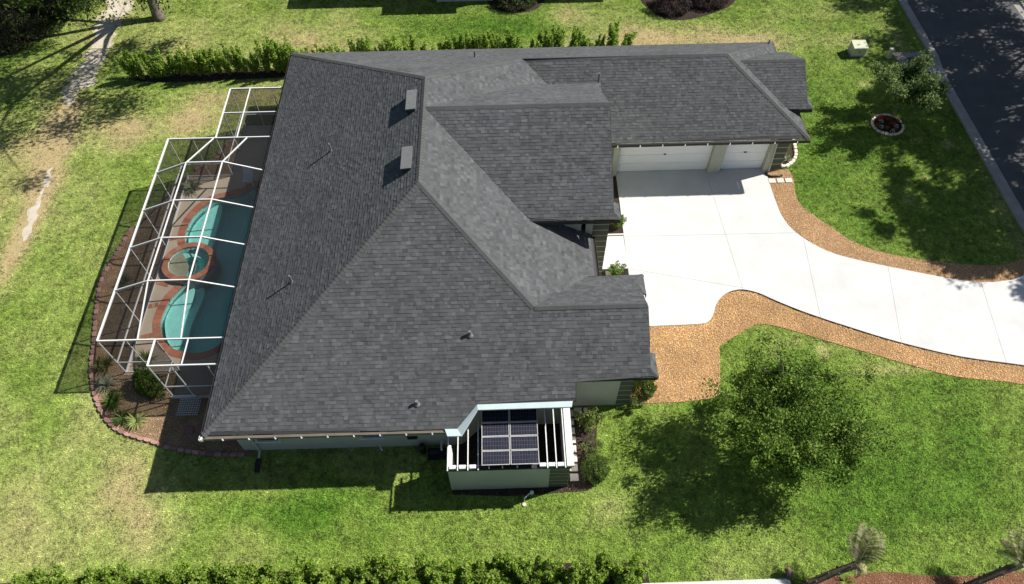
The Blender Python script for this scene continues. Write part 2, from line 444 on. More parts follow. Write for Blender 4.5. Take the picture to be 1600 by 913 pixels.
# ------------------------------------------------------------------ lawn colour
# wear with a shape of its own: x, y, radius x, radius y, amount  (dry > 0, lush < 0)
BLOBS = [(14, 27.2, 6.5, 1.5, .85), (20, 26.2, 3.5, 1.1, .75), (25.3, 26.6, 1.8, .8, .6), (7.6, 29.2, 1.2, 1.8, .6), (10, 25.6, 2.0, .8, .6), (24, 29, 4, 1.8, .25),
         (-23, 18, 3.0, 6, .5), (-21.6, 20.5, .8, 2.4, .9), (-21.2, 17.8, .6, 2.0, .8), (-20.9, 14.5, .7, 3.0, .7), (-20.9, 11.0, .6, 2.0, .6), (-21.8, 31, 2.5, 4, .4),
         (-11.9, -0.2, 1.2, 1.3, .5), (-11.0, -2.2, 1.2, 1.1, .38), (-16.5, -2, 3, 2, .2), (-17.5, 19.8, 2.6, 1.6, .6), (-14.0, 20.8, 2.2, 1.2, .6), (-12.0, 22.6, 3, .7, .55),
         (-9, 28, 6, 2, .45), (-4, 26.3, 3, 1.0, .45), (-16, 27, 3, 2, .35), (7.3, -2.3, 1.2, .9, .3), (6.9, -1.9, .8, .5, .25), (13.5, -3.6, 1.5, .8, .3), (21, -4, 3, .8, .3),
         (16.2, 5.0, .5, .3, .5), (17.2, 4.5, .35, .4, .8), (20.5, 3.5, 2.2, .25, .7), (18.7, 11.9, .5, .4, .6), (27.6, 17.2, .5, .4, .8), (26.0, 17.5, .4, .3, .55), (24.1, 13.3, .4, .3, .6), (24.6, 22.3, .45, .3, .7),
         (27.9, 26.5, .5, 1.8, .6), (28.6, 9.8, .4, 3.0, .5), (25.5, 14.8, .3, .3, .8),
         (2, 28.8, 4.5, 1.5, -.8), (21.5, 20, 4, 4, -.4), (23, 14, 5, 4, -.35), (15, 1, 6, 4, -.25), (20, -1, 6, 3, -.28), (-5.3, -2.0, 2.0, .9, -.75), (-3.2, -1.4, 1.2, .7, -.5), (-7.3, -1.9, 1.0, .7, -.3), (5.5, 28, 2.5, 1, -.5), (17, -3.2, 5, 1, -.2)]
def dryness(X, Y):
    d = 0.30*(fbm(X, Y, 0.16) - 0.5)*2 + 0.35*(fbm(X+30, Y, 0.55) - 0.5)*2
    for (bx, by, rx, ry, a) in BLOBS:
        q = ((X-bx)/rx)**2 + ((Y-by)/ry)**2
        wob = 0.6 + 0.8*fbm(X*1.3+bx, Y*1.3+by, 0.9, 3)
        d = d + a*np.exp(-q*wob)
    d = d + np.where(X < 6, 0.10, -0.10)*np.clip(np.abs(X-6)/6, 0, 1)
    return np.clip(d, -1, 1)
LUSH = np.array([0.086, 0.184, 0.020]); GREEN = np.array([0.190, 0.272, 0.050]); YEL = np.array([0.292, 0.338, 0.104]); TAN = np.array([0.405, 0.325, 0.170])
def lawn_colour(X, Y, jit=0.0):
    d = dryness(X, Y) + (rng.normal(0, 1, X.shape)*jit if jit else 0)
    c = np.zeros(X.shape+(3,))
    stops = [(-0.7, LUSH), (-0.05, GREEN), (0.35, YEL), (0.85, TAN)]
    c[...] = LUSH
    for (a, ca), (b_, cb) in zip(stops[:-1], stops[1:]):
        t = np.clip((d-a)/(b_-a), 0, 1)[..., None]
        c = np.where((d >= a)[..., None], ca*(1-t)+cb*t, c)
    return c

# ------------------------------------------------------------------ ground
def make_ground():
    def axis(lo, hi, far_lo, far_hi, step):
        a = list(np.arange(lo, hi+1e-6, step))
        d = step; x = lo
        left = []
        while x > far_lo: d *= 1.5; x -= d; left.append(x)
        d = step; x = hi; right = []
        while x < far_hi: d *= 1.5; x += d; right.append(x)
        return np.array(list(reversed(left)) + a + right)
    xs = axis(-34, 42, -600, 600, 0.3); ys = axis(-8, 38, -600, 900, 0.3)
    X, Y = np.meshgrid(xs, ys)
    V = np.stack([X.ravel(), Y.ravel(), np.zeros(X.size)], 1)
    nx, ny = len(xs), len(ys)
    i, j = np.meshgrid(np.arange(nx-1), np.arange(ny-1))
    a = (j*nx+i).ravel()
    F = np.stack([a, a+1, a+nx+1, a+nx], 1)
    cx = V[F].mean(1)
    D2 = [(-13.3, 4.5), (-8.0, 4.5), (-8.0, 16.0), (-13.3, 16.0)]
    keep = ~inside(D2, cx[:, 0], cx[:, 1])
    F = F[keep]; cx = cx[keep]
    me = fast_mesh('ground', V, F)
    vc = lawn_colour(X, Y).reshape(-1, 3)*0.80
    ca = me.color_attributes.new('Col', 'FLOAT_COLOR', 'POINT')
    cc = np.ones((len(V), 4), dtype=np.float32); cc[:, :3] = vc
    ca.data.foreach_set('color', cc.ravel())
    o = link_mesh('ground', me, M['ground'])
    o['kind'] = 'structure'
make_ground()

HOUSE_FOOT = [(-7.6, .6), (.9, .6), (.9, -1.3), (5.5, -1.3), (5.5, 2.1), (8.5, 2.1), (8.5, 6.2), (7.6, 6.2), (7.6, 15.6), (17.9, 15.6), (17.9, 22), (-7.6, 22)]
BARE = [DECK, POOLBED, NBED_CAGE, DRIVE, MULCH_N, MULCH_S, SHEDBED, REDBED, HEDGEBED_S, HEDGEBED_N, NBED1, NBED2, HOUSE_FOOT,
        [(28.9, -60), (40, -60), (40, 120), (28.9, 120)], [(7.6, -5.0), (13.4, -5.02), (13.4, -9), (7.6, -9)], [(7, 8), (9.2, 8), (9.2, 15.8), (7, 15.8)]]

def make_grass():
    # triangle blades over the lawn the photograph shows
    N = 1580000
    X = rng.uniform(-34, 31, N); Y = rng.uniform(-8.0, 36.0, N)
    # keep what lies inside the view with a margin
    dx, dy, dz = X-3.2065, Y+11.2889, -27.8466
    dep = dx*FW[0]+dy*FW[1]+dz*FW[2]
    u = (dx*RT[0]+dy*RT[1]+dz*RT[2])/dep*1127.26; v = (dx*UP[0]+dy*UP[1]+dz*UP[2])/dep*1127.26
    k = (np.abs(u) < 980) & (np.abs(v) < 580)
    X, Y = X[k], Y[k]
    bare = np.zeros(X.shape, bool)
    JX, JY = X+rng.normal(0, 0.045, X.shape), Y+rng.normal(0, 0.045, X.shape)
    for pl in BARE: bare |= inside(pl, JX, JY)
    for pl in (PATH, STREAK): bare |= inside(pl, X, Y) & (fbm(X, Y, 1.8, 3)+rng.normal(0, .06, X.shape) > 0.40)
    X, Y = X[~bare], Y[~bare]
    d = dryness(X, Y)
    k = rng.random(X.shape) > np.clip((d-0.45)*1.2, 0, 0.7)
    X, Y, d = X[k], Y[k], d[k]
    n = len(X)
    ang = rng.uniform(0, 2*np.pi, n); ln = rng.uniform(0.05, 0.105, n)*(1.1-0.35*np.clip(d, -.5, 1))
    w = rng.uniform(0.012, 0.024, n); lean = rng.uniform(0.85, 1.48, n)
    ca, sa = np.cos(ang), np.sin(ang)
    b0 = np.stack([X-sa*w, Y+ca*w, np.full(n, 0.004)], 1); b1 = np.stack([X+sa*w, Y-ca*w, np.full(n, 0.004)], 1)
    tip = np.stack([X+ca*np.sin(lean)*ln, Y+sa*np.sin(lean)*ln, np.cos(lean)*ln+0.006], 1)
    V = np.stack([b0, b1, tip], 1).reshape(-1, 3)
    F = np.arange(3*n).reshape(-1, 3)
    c = lawn_colour(X, Y, 0.16)
    clump = 0.35*fbm(X, Y, 2.6, 2)+0.65*fbm(X, Y, 7.5, 2)
    c = c*np.clip(1+(clump-0.5)*2.6, 0.45, 1.7)[:, None]*rng.uniform(0.75, 1.35, n)[:, None]
    c = c*(1+0.055*np.sin(Y*11.0+0.25*X+4*fbm(X, Y, 0.3, 2)))[:, None]
    o = link_mesh('grass', fast_mesh('grass', V, F, c), M['blade'])
    tag(o, 'mown lawn grass around the house, green with dry tan patches', 'grass', kind='stuff')
make_grass()

# ------------------------------------------------------------------ roads and paved ground
fill_loops('road', [ROAD], 0.008, M['asphalt'], kind='structure')
def make_kerb(x_lawn, x_road, y0, y1, flip):
    k = MB()
    s = 1 if not flip else -1
    prof = [(x_lawn, 0.0), (x_lawn, 0.13), (x_lawn+s*0.16, 0.13), (x_lawn+s*0.26, 0.04), (x_road, 0.018), (x_road, 0.0)]
    n = len(prof)
    y = y0
    while y < y1:
        ye = min(y+3.0, y1)
        a = [(px, y+0.006, pz) for px, pz in prof]; c = [(px, ye-0.006, pz) for px, pz in prof]
        k.poly(a if flip else list(reversed(a))); k.poly(list(reversed(c)) if flip else c)
        for i in range(n-1):
            q = [a[i], c[i], c[i+1], a[i+1]]
            k.poly(q if not flip else list(reversed(q)))
        y = ye
    return k
make_kerb(28.98, 29.62, -60, 1.6, False).build('kerb', M['kerb'], kind='structure')
make_kerb(28.98, 29.62, 9.7, 22.2, False).build('kerb', M['kerb'], kind='structure')
make_kerb(29.32, 29.86, 24.9, 120, False).build('kerb', M['kerb'], kind='structure')
make_kerb(37.2, 36.58, -60, 120, True).build('kerb', M['kerb'], kind='structure')
ap = MB(); ap.prism([(28.98, 22.2), (29.62, 22.2), (29.66, 23.6), (29.86, 24.9), (29.3, 24.9), (28.8, 23.9)], 0.0, 0.05)
ap.build('kerb_apron', M['kerb'], kind='structure')

drv = thing('driveway', (14, 9, 0), kind='structure')
J = dict(J1=((14.06, 14.87), (14.39, 7.98)), J2=((8.08, 11.31), (17.96, 11.26)), J3=((9.19, 11.3), (9.15, 9.32)), J4=((9.15, 9.32), (14.4, 8.02)),
         J5=((18.05, 11.25), (17.59, 6.23)), J6=((21.61, 9.03), (20.83, 4.83)), J7=((25.53, 7.0), (25.09, 3.91)))
GAP = 0.006
def cut(poly, name, left): return clip(poly, J[name][0], J[name][1], left, GAP)
# lines run north to south or west to east; left of a southward line is east
E_, W_ = True, False
main = cut(DRIVE, 'J5', W_)
east = cut(DRIVE, 'J5', E_)
walk = [(7.6, 11.34), (7.6, 9.33), (9.15-GAP, 9.33), (9.19-GAP, 11.34)]
core = [p for p in main if p[0] >= 9.0-1e-6]
core = clip(main, (9.17, 15.7), (9.13, 6.0), True, GAP)
slabs = [walk]
nw = cut(core, 'J2', True)
slabs += [cut(nw, 'J1', W_), cut(nw, 'J1', E_)]
so = cut(core, 'J2', False)
slabs += [cut(so, 'J1', E_)]
sw = cut(so, 'J1', W_)
slabs += [cut(sw, 'J4', True), cut(sw, 'J4', False)]
slabs += [cut(east, 'J6', W_), cut(cut(east, 'J6', E_), 'J7', W_), cut(cut(east, 'J6', E_), 'J7', E_)]
for s_ in slabs:
    if len(s_) >= 3: fill_loops('slab', [s_], 0.06, M['concrete'], drv, 0.06)
jf = fill_loops('joint_base', [DRIVE], 0.046, M['kerb'], drv)
fill_loops('footpath', [[(7.62, -5.03), (13.36, -5.01), (13.5, -6.6), (7.62, -6.6)]], 0.05, M['concrete'], thick=0.05, kind='structure')
def rag(loop, amp, step=0.12):
    out = []
    for i in range(len(loop)):
        a, c = loop[i], loop[(i+1) % len(loop)]
        k = max(1, int(math.hypot(c[0]-a[0], c[1]-a[1])/step))
        for j in range(k):
            x, y = a[0]+(c[0]-a[0])*j/k, a[1]+(c[1]-a[1])*j/k
            out.append((x+amp*(float(vnoise(x, y, 2.1))-0.5)*2+amp*(float(vnoise(x+9, y, 6.0))-0.5), y+amp*(float(vnoise(x, y+40, 2.1))-0.5)*2))
    return out
fill_loops('dirt_path', [rag(PATH, 0.28)], 0.012, M['sand'], kind='structure')
fill_loops('sand_streak', [rag(STREAK, 0.16, 0.06)], 0.012, M['sand'], kind='structure')

# ------------------------------------------------------------------ mulch
def chips(name, poly, per_m2, cols, label, size=(0.02, 0.052), z=0.03, holes=()):
    P_ = np.array(poly); lo = P_.min(0); hi = P_.max(0)
    hi[0] = min(hi[0], 30); hi[1] = min(hi[1], 34); lo[0] = max(lo[0], -30); lo[1] = max(lo[1], -6.5)
    n = int((hi-lo).prod()*per_m2)
    X = rng.uniform(lo[0], hi[0], n); Y = rng.uniform(lo[1], hi[1], n)
    k = inside(poly, X, Y)
    for h in holes: k &= ~inside(h, X, Y)
    X, Y = X[k], Y[k]; n = len(X)
    a = rng.uniform(0, np.pi*2, n); L = rng.uniform(size[0], size[1], n); W = L*rng.uniform(0.25, 0.6, n)
    tilt = rng.normal(0, 0.35, n); roll = rng.normal(0, 0.35, n)
    d = np.stack([np.cos(a)*np.cos(tilt), np.sin(a)*np.cos(tilt), np.sin(tilt)], 1)*L[:, None]*0.5
    s_ = np.stack([-np.sin(a)*np.cos(roll), np.cos(a)*np.cos(roll), np.sin(roll)], 1)*W[:, None]*0.5
    c = np.stack([X, Y, z+rng.uniform(0.008, 0.03, n)], 1)
    V = np.stack([c-d-s_*0.6, c+d*0.9-s_, c+d+s_*0.7, c-d*0.8+s_], 1).reshape(-1, 3)
    F = np.arange(4*n).reshape(-1, 4)
    cols = np.array(cols); col = cols[rng.integers(0, len(cols), n)]*rng.uniform(0.75, 1.35, n)[:, None]*(0.72+0.75*fbm(X, Y, 0.8, 3))[:, None]
    o = link_mesh(name, fast_mesh(name, V, F, col), M['chip'])
    tag(o, label, 'mulch', kind='stuff')
ORANGE = [(0.70, 0.42, 0.155), (0.64, 0.36, 0.11), (0.42, 0.23, 0.095), (0.64, 0.46, 0.27), (0.26, 0.15, 0.085), (0.56, 0.38, 0.20)]
BROWNISH = [(0.50, 0.30, 0.14), (0.42, 0.25, 0.11), (0.50, 0.35, 0.22), (0.28, 0.175, 0.11), (0.46, 0.27, 0.11), (0.56, 0.44, 0.32)]
REDC = [(0.20, 0.085, 0.05), (0.30, 0.16, 0.10), (0.38, 0.25, 0.17), (0.13, 0.06, 0.04), (0.24, 0.11, 0.065)]
DARKC = [(0.05, 0.035, 0.028), (0.08, 0.058, 0.045), (0.03, 0.022, 0.018), (0.11, 0.08, 0.06)]
BEDC = [(0.33, 0.22, 0.12), (0.24, 0.155, 0.09), (0.42, 0.31, 0.18), (0.14, 0.09, 0.06), (0.30, 0.17, 0.10)]
for nm, pl, mt, cl, dn, lb in (
        ('mulch_bed', MULCH_N, 'mulch', BROWNISH, 850, 'orange wood mulch strip along the upper edge of the driveway'),
        ('mulch_bed', MULCH_S, 'mulch', ORANGE, 950, 'orange wood mulch bed between the driveway and the lower front lawn'),
        ('mulch_bed', REDBED, 'mulch_red', REDC, 500, 'red bark mulch around the palms at the bottom right'),
        ('garden_bed', POOLBED, 'bedsoil', BEDC, 380, 'brown wood chips in the curved bed beside the pool enclosure'),
        ('garden_bed', NBED_CAGE, 'bedsoil', BEDC, 300, 'brown wood chips by the step of the pool enclosure'),
        ('garden_bed', SHEDBED, 'mulch_dark', DARKC, 380, 'dark bark mulch around the roofed equipment enclosure'),
        ('hedge_bed', HEDGEBED_S, 'mulch_dark', DARKC, 250, 'dark bark mulch under the hedge along the bottom of the view'),
        ('hedge_bed', HEDGEBED_N, 'mulch_dark', DARKC, 250, 'dark bark mulch under the hedge behind the house'),
        ('neighbour_bed', NBED1, 'mulch_dark', DARKC, 300, 'dark mulch round the shrub by the white neighbouring wall'),
        ('neighbour_bed', NBED2, 'mulch_dark', DARKC, 300, 'dark mulch round the pair of purple shrubs at the top')):
    fill_loops(nm, [pl], 0.024, M[mt], thick=0.02, kind='structure')
    chips('wood_chips', pl, dn, cl, lb, z=0.024)

# black plastic edging along the lower driveway edge
e = MB()
pl = DRIVE_LO[28:]
for a, c in zip(pl[:-1], pl[1:]):
    if a[0] < 27: e.bar((a[0], a[1]-0.03, 0.05), (c[0], c[1]-0.03, 0.05), 0.02, 0.06)
tag(e.build('lawn_edging', M['black']), 'thin black plastic edging between driveway and orange mulch', 'edging')

# ------------------------------------------------------------------ house
house = thing('house', (0, 11, 0), 'single storey stucco house with dark grey shingled hip roof', 'house')
SL = 0.5705
roof_base = None
A_ = (-8.168, 0.0, 2.9)
R1 = (0, 8.168, 7.56); R2 = (0, 14.391, 7.56)
P_ = (4.30, 3.869, 5.107); Q_ = (4.397, 18.79, 5.05); GE = (14.62, 18.79, 5.05)
S_PLANE = [(-8.168, 0, 2.9), (1.30, 0, 2.9), (2.06, 0.76, 3.334), (5.75, 0.79, 3.351), (5.77, 1.49, 3.75), (8.88, 1.49, 3.75), (8.62, 1.75, 3.898), (8.62, 3.869, 5.107), P_, R1]
W_PLANE = [(-8.168, 0, 2.9), R1, R2, (-8.168, 22.559, 2.9)]
N_PLANE = [(-8.168, 22.559, 2.9), R2, Q_, GE, (18.43, 22.6, 2.876)]
E_PLANE = [R1, P_, (6.64, 6.209, 3.772), (7.074, 6.209, 3.524), (7.074, 16.1, 3.524), Q_, R2]
GS_PLANE = [Q_, (7.19, 16.0, 3.458), (7.19, 14.96, 2.865), (18.45, 14.96, 2.865), GE]
GE_PLANE = [(18.45, 14.96, 2.865), (18.43, 22.6, 2.876), GE]
SEN_PLANE = [P_, (8.58, 3.869, 5.107), (8.58, 5.98, 3.898), (8.93, 6.24, 3.754), (6.671, 6.24, 3.754)]
MS_PLANE = [(0.06, 12.458, 7.5275), (4.364, 8.154, 5.072), (8.07, 8.154, 5.072), (7.81, 8.414, 5.22), (7.81, 12.458, 7.5275)]
MN_PLANE = [(0.06, 12.458, 7.5275), (7.81, 12.458, 7.5275), (7.81, 16.50, 5.22), (8.07, 16.762, 5.072), (4.364, 16.762, 5.072)]
EGS_PLANE = [(15.40, 18.80, 4.598), (17.62, 16.57, 3.326), (18.90, 16.57, 3.326), (18.66, 16.81, 3.463), (18.66, 18.80, 4.598)]
EGN_PLANE = [(15.40, 18.80, 4.598), (18.66, 18.80, 4.598), (18.66, 20.79, 3.463), (18.90, 21.03, 3.326), (17.62, 21.03, 3.326)]
# boxed returns at the foot of each gable: corner, direction along the eave (y), depth
def ret(xr, xc, yc, z, sgn, dep):
    h = (xc-xr)*SL
    return [(xc, yc, z), (xc, yc+sgn*dep, z), (xr, yc+sgn*dep, z+h), (xr, yc+sgn*(xc-xr), z+h)]
RETS = [ret(8.62, 8.88, 1.49, 3.75, 1, 1.0), ret(8.58, 8.93, 6.24, 3.754, -1, 1.0), ret(7.81, 8.07, 8.154, 5.072, 1, 0.85), ret(7.81, 8.07, 16.762, 5.072, -1, 0.85),
        ret(18.66, 18.90, 16.57, 3.326, 1, 0.9), ret(18.66, 18.90, 21.03, 3.326, -1, 0.9)]

roof = thing('roof', (0, 0, 0)); roof.parent = house; roof.location = (0, 0, 0)

def lines(poly, v):
    xs = []
    n = len(poly)
    for i in range(n):
        (u0, v0), (u1, v1) = poly[i], poly[(i+1) % n]
        if (v0 <= v < v1) or (v1 <= v < v0):
            xs.append(u0+(u1-u0)*(v-v0)/(v1-v0))
    return sorted(xs)

GREYS = np.array([(0.098, 0.100, 0.102), (0.090, 0.092, 0.095), (0.108, 0.110, 0.111), (0.080, 0.081, 0.084), (0.101, 0.100, 0.099), (0.094, 0.097, 0.100), (0.118, 0.120, 0.121)])
def shingle_face(poly3, lift=0.0, exp=0.145):
    pts = [Vector(p) for p in poly3]
    nrm = Vector((0, 0, 0))
    for i in range(len(pts)):
        a, c = pts[i], pts[(i+1) % len(pts)]
        nrm += Vector(((a.y-c.y)*(a.z+c.z), (a.z-c.z)*(a.x+c.x), (a.x-c.x)*(a.y+c.y)))
    nrm.normalize()
    if nrm.z < 0: nrm = -nrm; pts.reverse()
    U = Vector((0, 0, 1)).cross(nrm).normalized()      # along the eave
    Vv = nrm.cross(U).normalized()                      # up the slope
    o = min(pts, key=lambda p: p.z)
    p2 = [((p-o).dot(U), (p-o).dot(Vv)) for p in pts]
    vmax = max(v for _, v in p2); vmin = min(v for _, v in p2)
    VV = []; FF = []; CC = []
    def add(u, v, h): VV.append(tuple(o+U*u+Vv*v+nrm*(h+lift)))
    # solid backing
    back = MB(); back.poly([tuple(p+nrm*(lift-0.004)) for p in pts]); back.poly([tuple(p+nrm*(lift-0.06)) for p in reversed(pts)])
    for i in range(len(pts)):
        a, c = pts[i], pts[(i+1) % len(pts)]
        back.poly([tuple(a+nrm*(lift-0.06)), tuple(c+nrm*(lift-0.06)), tuple(c+nrm*(lift-0.004)), tuple(a+nrm*(lift-0.004))])
    v = vmin; row = 0
    while v < vmax-0.01:
        v1 = min(v+exp, vmax)
        lo = lines(p2, v+1e-4); hi = lines(p2, v1-1e-4)
        if len(lo) != len(hi) or len(lo) < 2:
            hi = lo if len(lo) >= len(hi) else hi; lo = hi
        for q in range(0, len(lo)-1, 2):
            l0, r0, l1, r1 = lo[q], lo[q+1], hi[q], hi[q+1]
            u = min(l0, l1) - random.uniform(0, 0.2)
            end = max(r0, r1)
            rowtone = random.uniform(0.95, 1.05)
            while u < end:
                w = random.choice((0.10, 0.14, 0.18, 0.23))*random.uniform(0.85, 1.15)
                un = u+w
                a0, b0 = max(u, l0), min(un, r0); a1, b1 = max(u, l1), min(un, r1)
                u = un
                if b0-a0 < 0.004 and b1-a1 < 0.004: continue
                b0 = max(a0, b0); b1 = max(a1, b1)
                if a0 > r0: a0 = b0 = r0
                if a1 > r1: a1 = b1 = r1
                if b0 < l0: b0 = a0 = l0
                if b1 < l1: b1 = a1 = l1
                t = random.choice((0.008, 0.010, 0.016, 0.019))
                n0 = len(VV)
                add(a0, v, t); add(b0, v, t); add(b1, v1, 0.0035); add(a1, v1, 0.0035); add(a0, v, -0.002); add(b0, v, -0.002)
                FF.append((n0, n0+1, n0+2, n0+3)); FF.append((n0+4, n0+5, n0+1, n0))
                c = GREYS[random.randrange(len(GREYS))]*random.choice((0.72, 0.77, 0.81, 0.85, 0.89, 0.94))*np.array((0.97, 1.0, 1.03))*rowtone
                CC.append(c); CC.append(c*0.85)
        v += exp; row += 1
    ob = link_mesh('shingles', fast_mesh('shingles', np.array(VV)-np.array(world_loc(roof)), FF, CC), M['shingle'], roof)
    ob['kind'] = 'stuff'
    back.build('roof_deck', M['roofdeck'], roof)

for k, f in enumerate([S_PLANE, W_PLANE, N_PLANE, E_PLANE, GS_PLANE, GE_PLANE, SEN_PLANE, MS_PLANE, MN_PLANE, EGS_PLANE, EGN_PLANE]):
    shingle_face(f, 0.012 if k in (6, 7, 8, 9, 10) else 0.0)
for r_ in RETS: shingle_face(r_, 0.006)

def ridge_caps(p, q, n1, n2, w=0.15):
    """overlapping caps folded over a ridge or hip; n1, n2 point down each side"""
    p = Vector(p); q = Vector(q); d = (q-p); L = d.length; d.normalize()
    s1 = Vector(n1) - d*Vector(n1).dot(d); s1.normalize(); s2 = Vector(n2) - d*Vector(n2).dot(d); s2.normalize()
    VV = []; FF = []; CC = []
    t = 0.0; upv = Vector((0, 0, 1))
    off = world_loc(roof)
    while t < L-0.03:
        t1 = min(t+0.16, L)
        h0, h1 = 0.030, 0.021
        a = p+d*t; c = p+d*t1
        pts = [a+upv*h0, c+upv*h1, c+s1*w+upv*(h1-0.004), a+s1*w+upv*h0*0.95, a+s2*w+upv*h0*0.95, c+s2*w+upv*(h1-0.004), a-upv*0.0, a+s1*w-upv*0.005, a+s2*w-upv*0.005, c+s1*w-upv*0.01, c+s2*w-upv*0.01]
        n0 = len(VV); VV += [tuple(x-off) for x in pts]
        FF += [(n0, n0+1, n0+2, n0+3), (n0, n0+4, n0+5, n0+1), (n0+6, n0, n0+3, n0+7), (n0+6, n0+8, n0+4, n0), (n0+3, n0+2, n0+9, n0+7), (n0+4, n0+8, n0+10, n0+5)]
        cc = GREYS[0]*random.uniform(0.76, 0.86)
        CC += [cc]*6
        t = t1
    o = link_mesh('ridge_cap', fast_mesh('ridge_cap', VV, FF, CC), M['shingle'], roof); o['kind'] = 'stuff'
dS, dN, dE, dW = (0, -1, -SL), (0, 1, -SL), (1, 0, -SL), (-1, 0, -SL)
ridge_caps(A_, R1, dS, dW); ridge_caps((-8.168, 22.559, 2.9), R2, dN, dW)
ridge_caps(R1, R2, dE, dW)
ridge_caps(P_, R1, dS, dE); ridge_caps(Q_, R2, dN, dE)
ridge_caps((8.60, 3.869, 5.12), (4.30, 3.869, 5.12), dS, dN)
ridge_caps((7.81, 12.458, 7.54), (0.1, 12.458, 7.54), dS, dN)
ridge_caps((14.62, 18.79, 5.05), Q_, dS, dN)
ridge_caps((18.45, 14.96, 2.87), GE, dS, dE); ridge_caps((18.43, 22.6, 2.88), GE, dN, dE)
ridge_caps((18.66, 18.80, 4.61), (15.42, 18.80, 4.61), dS, dN)
for r_, dd in zip(RETS, (dS, dN, dS, dN, dS, dN)):
    ridge_caps(r_[0], r_[3], dd, dE, 0.09)

# plumbing vents, attic vents
def vent_pipe(x, y, z, h, r=0.045):
    v = MB(); v.tube([(x, y, z-0.1), (x, y, z+h)], r, 10)
    v.tube([(x, y, z-0.02), (x, y, z+0.06)], [r*2.2, r*1.1], 10)
    v.build('vent_pipe', M['flash'], roof, smooth=False)
vent_pipe(-4.4, 12.6, 5.06, 0.42); vent_pipe(-5.27, 5.75, 4.56, 0.42); vent_pipe(1.85, 3.02, 4.63, 0.24, 0.06); vent_pipe(-0.18, 0.83, 3.37, 0.22, 0.06)
vent_pipe(2.0, 19.54, 4.62, 0.40); vent_pipe(8.13, 17.6, 4.37, 0.62); vent_pipe(18.0, 22.1, 3.1, 0.3, 0.04)
def attic_vent(yc, L=1.24):
    x0, x1 = -0.74, -0.38
    zl = 7.56+SL*x0; zh = 7.56+SL*x1; zt = zh+0.14
    v = MB()
    v.hexa([(x0+0.03, yc-L/2+0.02, zl-0.02), (x1, yc-L/2+0.02, zh-0.02), (x1, yc+L/2-0.02, zh-0.02), (x0+0.03, yc+L/2-0.02, zl-0.02)],
           [(x0+0.03, yc-L/2+0.02, zt-0.06), (x1, yc-L/2+0.02, zt-0.02), (x1, yc+L/2-0.02, zt-0.02), (x0+0.03, yc+L/2-0.02, zt-0.06)])
    v.build('roof_vent', M['roofdeck'], roof)
    t = MB()
    t.hexa([(x0-0.04, yc-L/2, zt-0.075), (x1+0.04, yc-L/2, zt-0.015), (x1+0.04, yc+L/2, zt-0.015), (x0-0.04, yc+L/2, zt-0.075)],
           [(x0-0.03, yc-L/2+0.01, zt-0.035), (x1+0.03, yc-L/2+0.01, zt+0.02), (x1+0.03, yc+L/2-0.01, zt+0.02), (x0-0.03, yc+L/2-0.01, zt-0.035)])
    t.build('vent_hood', M['flash'], roof)
attic_vent(13.05); attic_vent(9.6)

# fascia, gutters
def gutter(p, q, inward, mat, w=0.13, h=0.15, name='gutter'):
    """box gutter with an open trough below an eave edge"""
    p = Vector(p); q = Vector(q); n = -Vector(inward).normalized()
    g = MB()
    up = Vector((0, 0, 1))
    def prof(c):
        return [tuple(c+n*0.0-up*0.03), tuple(c+n*w-up*0.03), tuple(c+n*w-up*h), tuple(c-up*h)]
    a, b2 = prof(p), prof(q)
    g.hexa(a, b2)
    # trough lip
    g.bar(tuple(p+n*(w-0.012)-up*0.018), tuple(q+n*(w-0.012)-up*0.018), 0.024, 0.03)
    return g.build(name, mat, house)
gutter((-8.17, 0.0, 2.87), (1.28, 0.0, 2.87), (0, 1, 0), M['brown'])
gutter((-8.17, -0.13, 2.87), (-8.17, 22.6, 2.87), (1, 0, 0), M['fascia'], 0.10, 0.14)
gutter((7.07, 6.1, 3.5), (7.07, 8.55, 3.5), (-1, 0, 0), M['fascia'], 0.12, 0.14)
gutter((8.06, 14.95, 2.84), (18.5, 14.95, 2.84), (0, 1, 0), M['fascia'], 0.13, 0.16)
def fascia(p, q, h=0.19, t=0.025):
    m_ = MB(); p = Vector(p)-Vector((0, 0, h/2+0.022)); q = Vector(q)-Vector((0, 0, h/2+0.022)); m_.bar(p, q, t, h); m_.build('fascia', M['fascia'], house)
for p, q in (((5.79, 1.475, 3.74), (8.88, 1.475, 3.74)), ((8.895, 1.49, 3.74), (8.895, 2.5, 3.74)), ((8.94, 5.24, 3.74), (8.94, 6.24, 3.74)), ((6.7, 6.25, 3.74), (8.93, 6.25, 3.74)),
             ((4.38, 8.14, 5.06), (8.08, 8.14, 5.06)), ((8.085, 8.154, 5.06), (8.085, 9.0, 5.06)), ((8.085, 15.9, 5.06), (8.085, 16.76, 5.06)), ((4.4, 16.775, 5.06), (8.07, 16.775, 5.06)),
             ((17.6, 16.555, 3.32), (18.9, 16.555, 3.32)), ((18.915, 16.57, 3.32), (18.915, 17.47, 3.32)), ((18.915, 20.13, 3.32), (18.915, 21.03, 3.32)),
             ((18.465, 14.96, 2.86), (18.45, 22.6, 2.87)), ((-8.17, 22.575, 2.89), (18.43, 22.615, 2.87)), ((5.762, 0.79, 3.36), (5.782, 1.48, 3.74)),
             ((8.63, 2.5, 4.32), (8.63, 3.869, 5.10)), ((8.595, 3.869, 5.10), (8.595, 5.24, 4.33)), ((7.825, 9.0, 5.55), (7.825, 12.458, 7.52)), ((7.825, 12.458, 7.52), (7.825, 15.9, 5.56)),
             ((18.675, 17.47, 3.84), (18.675, 18.8, 4.59)), ((18.675, 18.8, 4.59), (18.675, 20.13, 3.84))):
    fascia(p, q)
fascia((2.06, 0.752, 3.335), (5.75, 0.782, 3.35), 0.04); fascia((1.31, -0.005, 2.90), (2.06, 0.745, 3.335), 0.04)
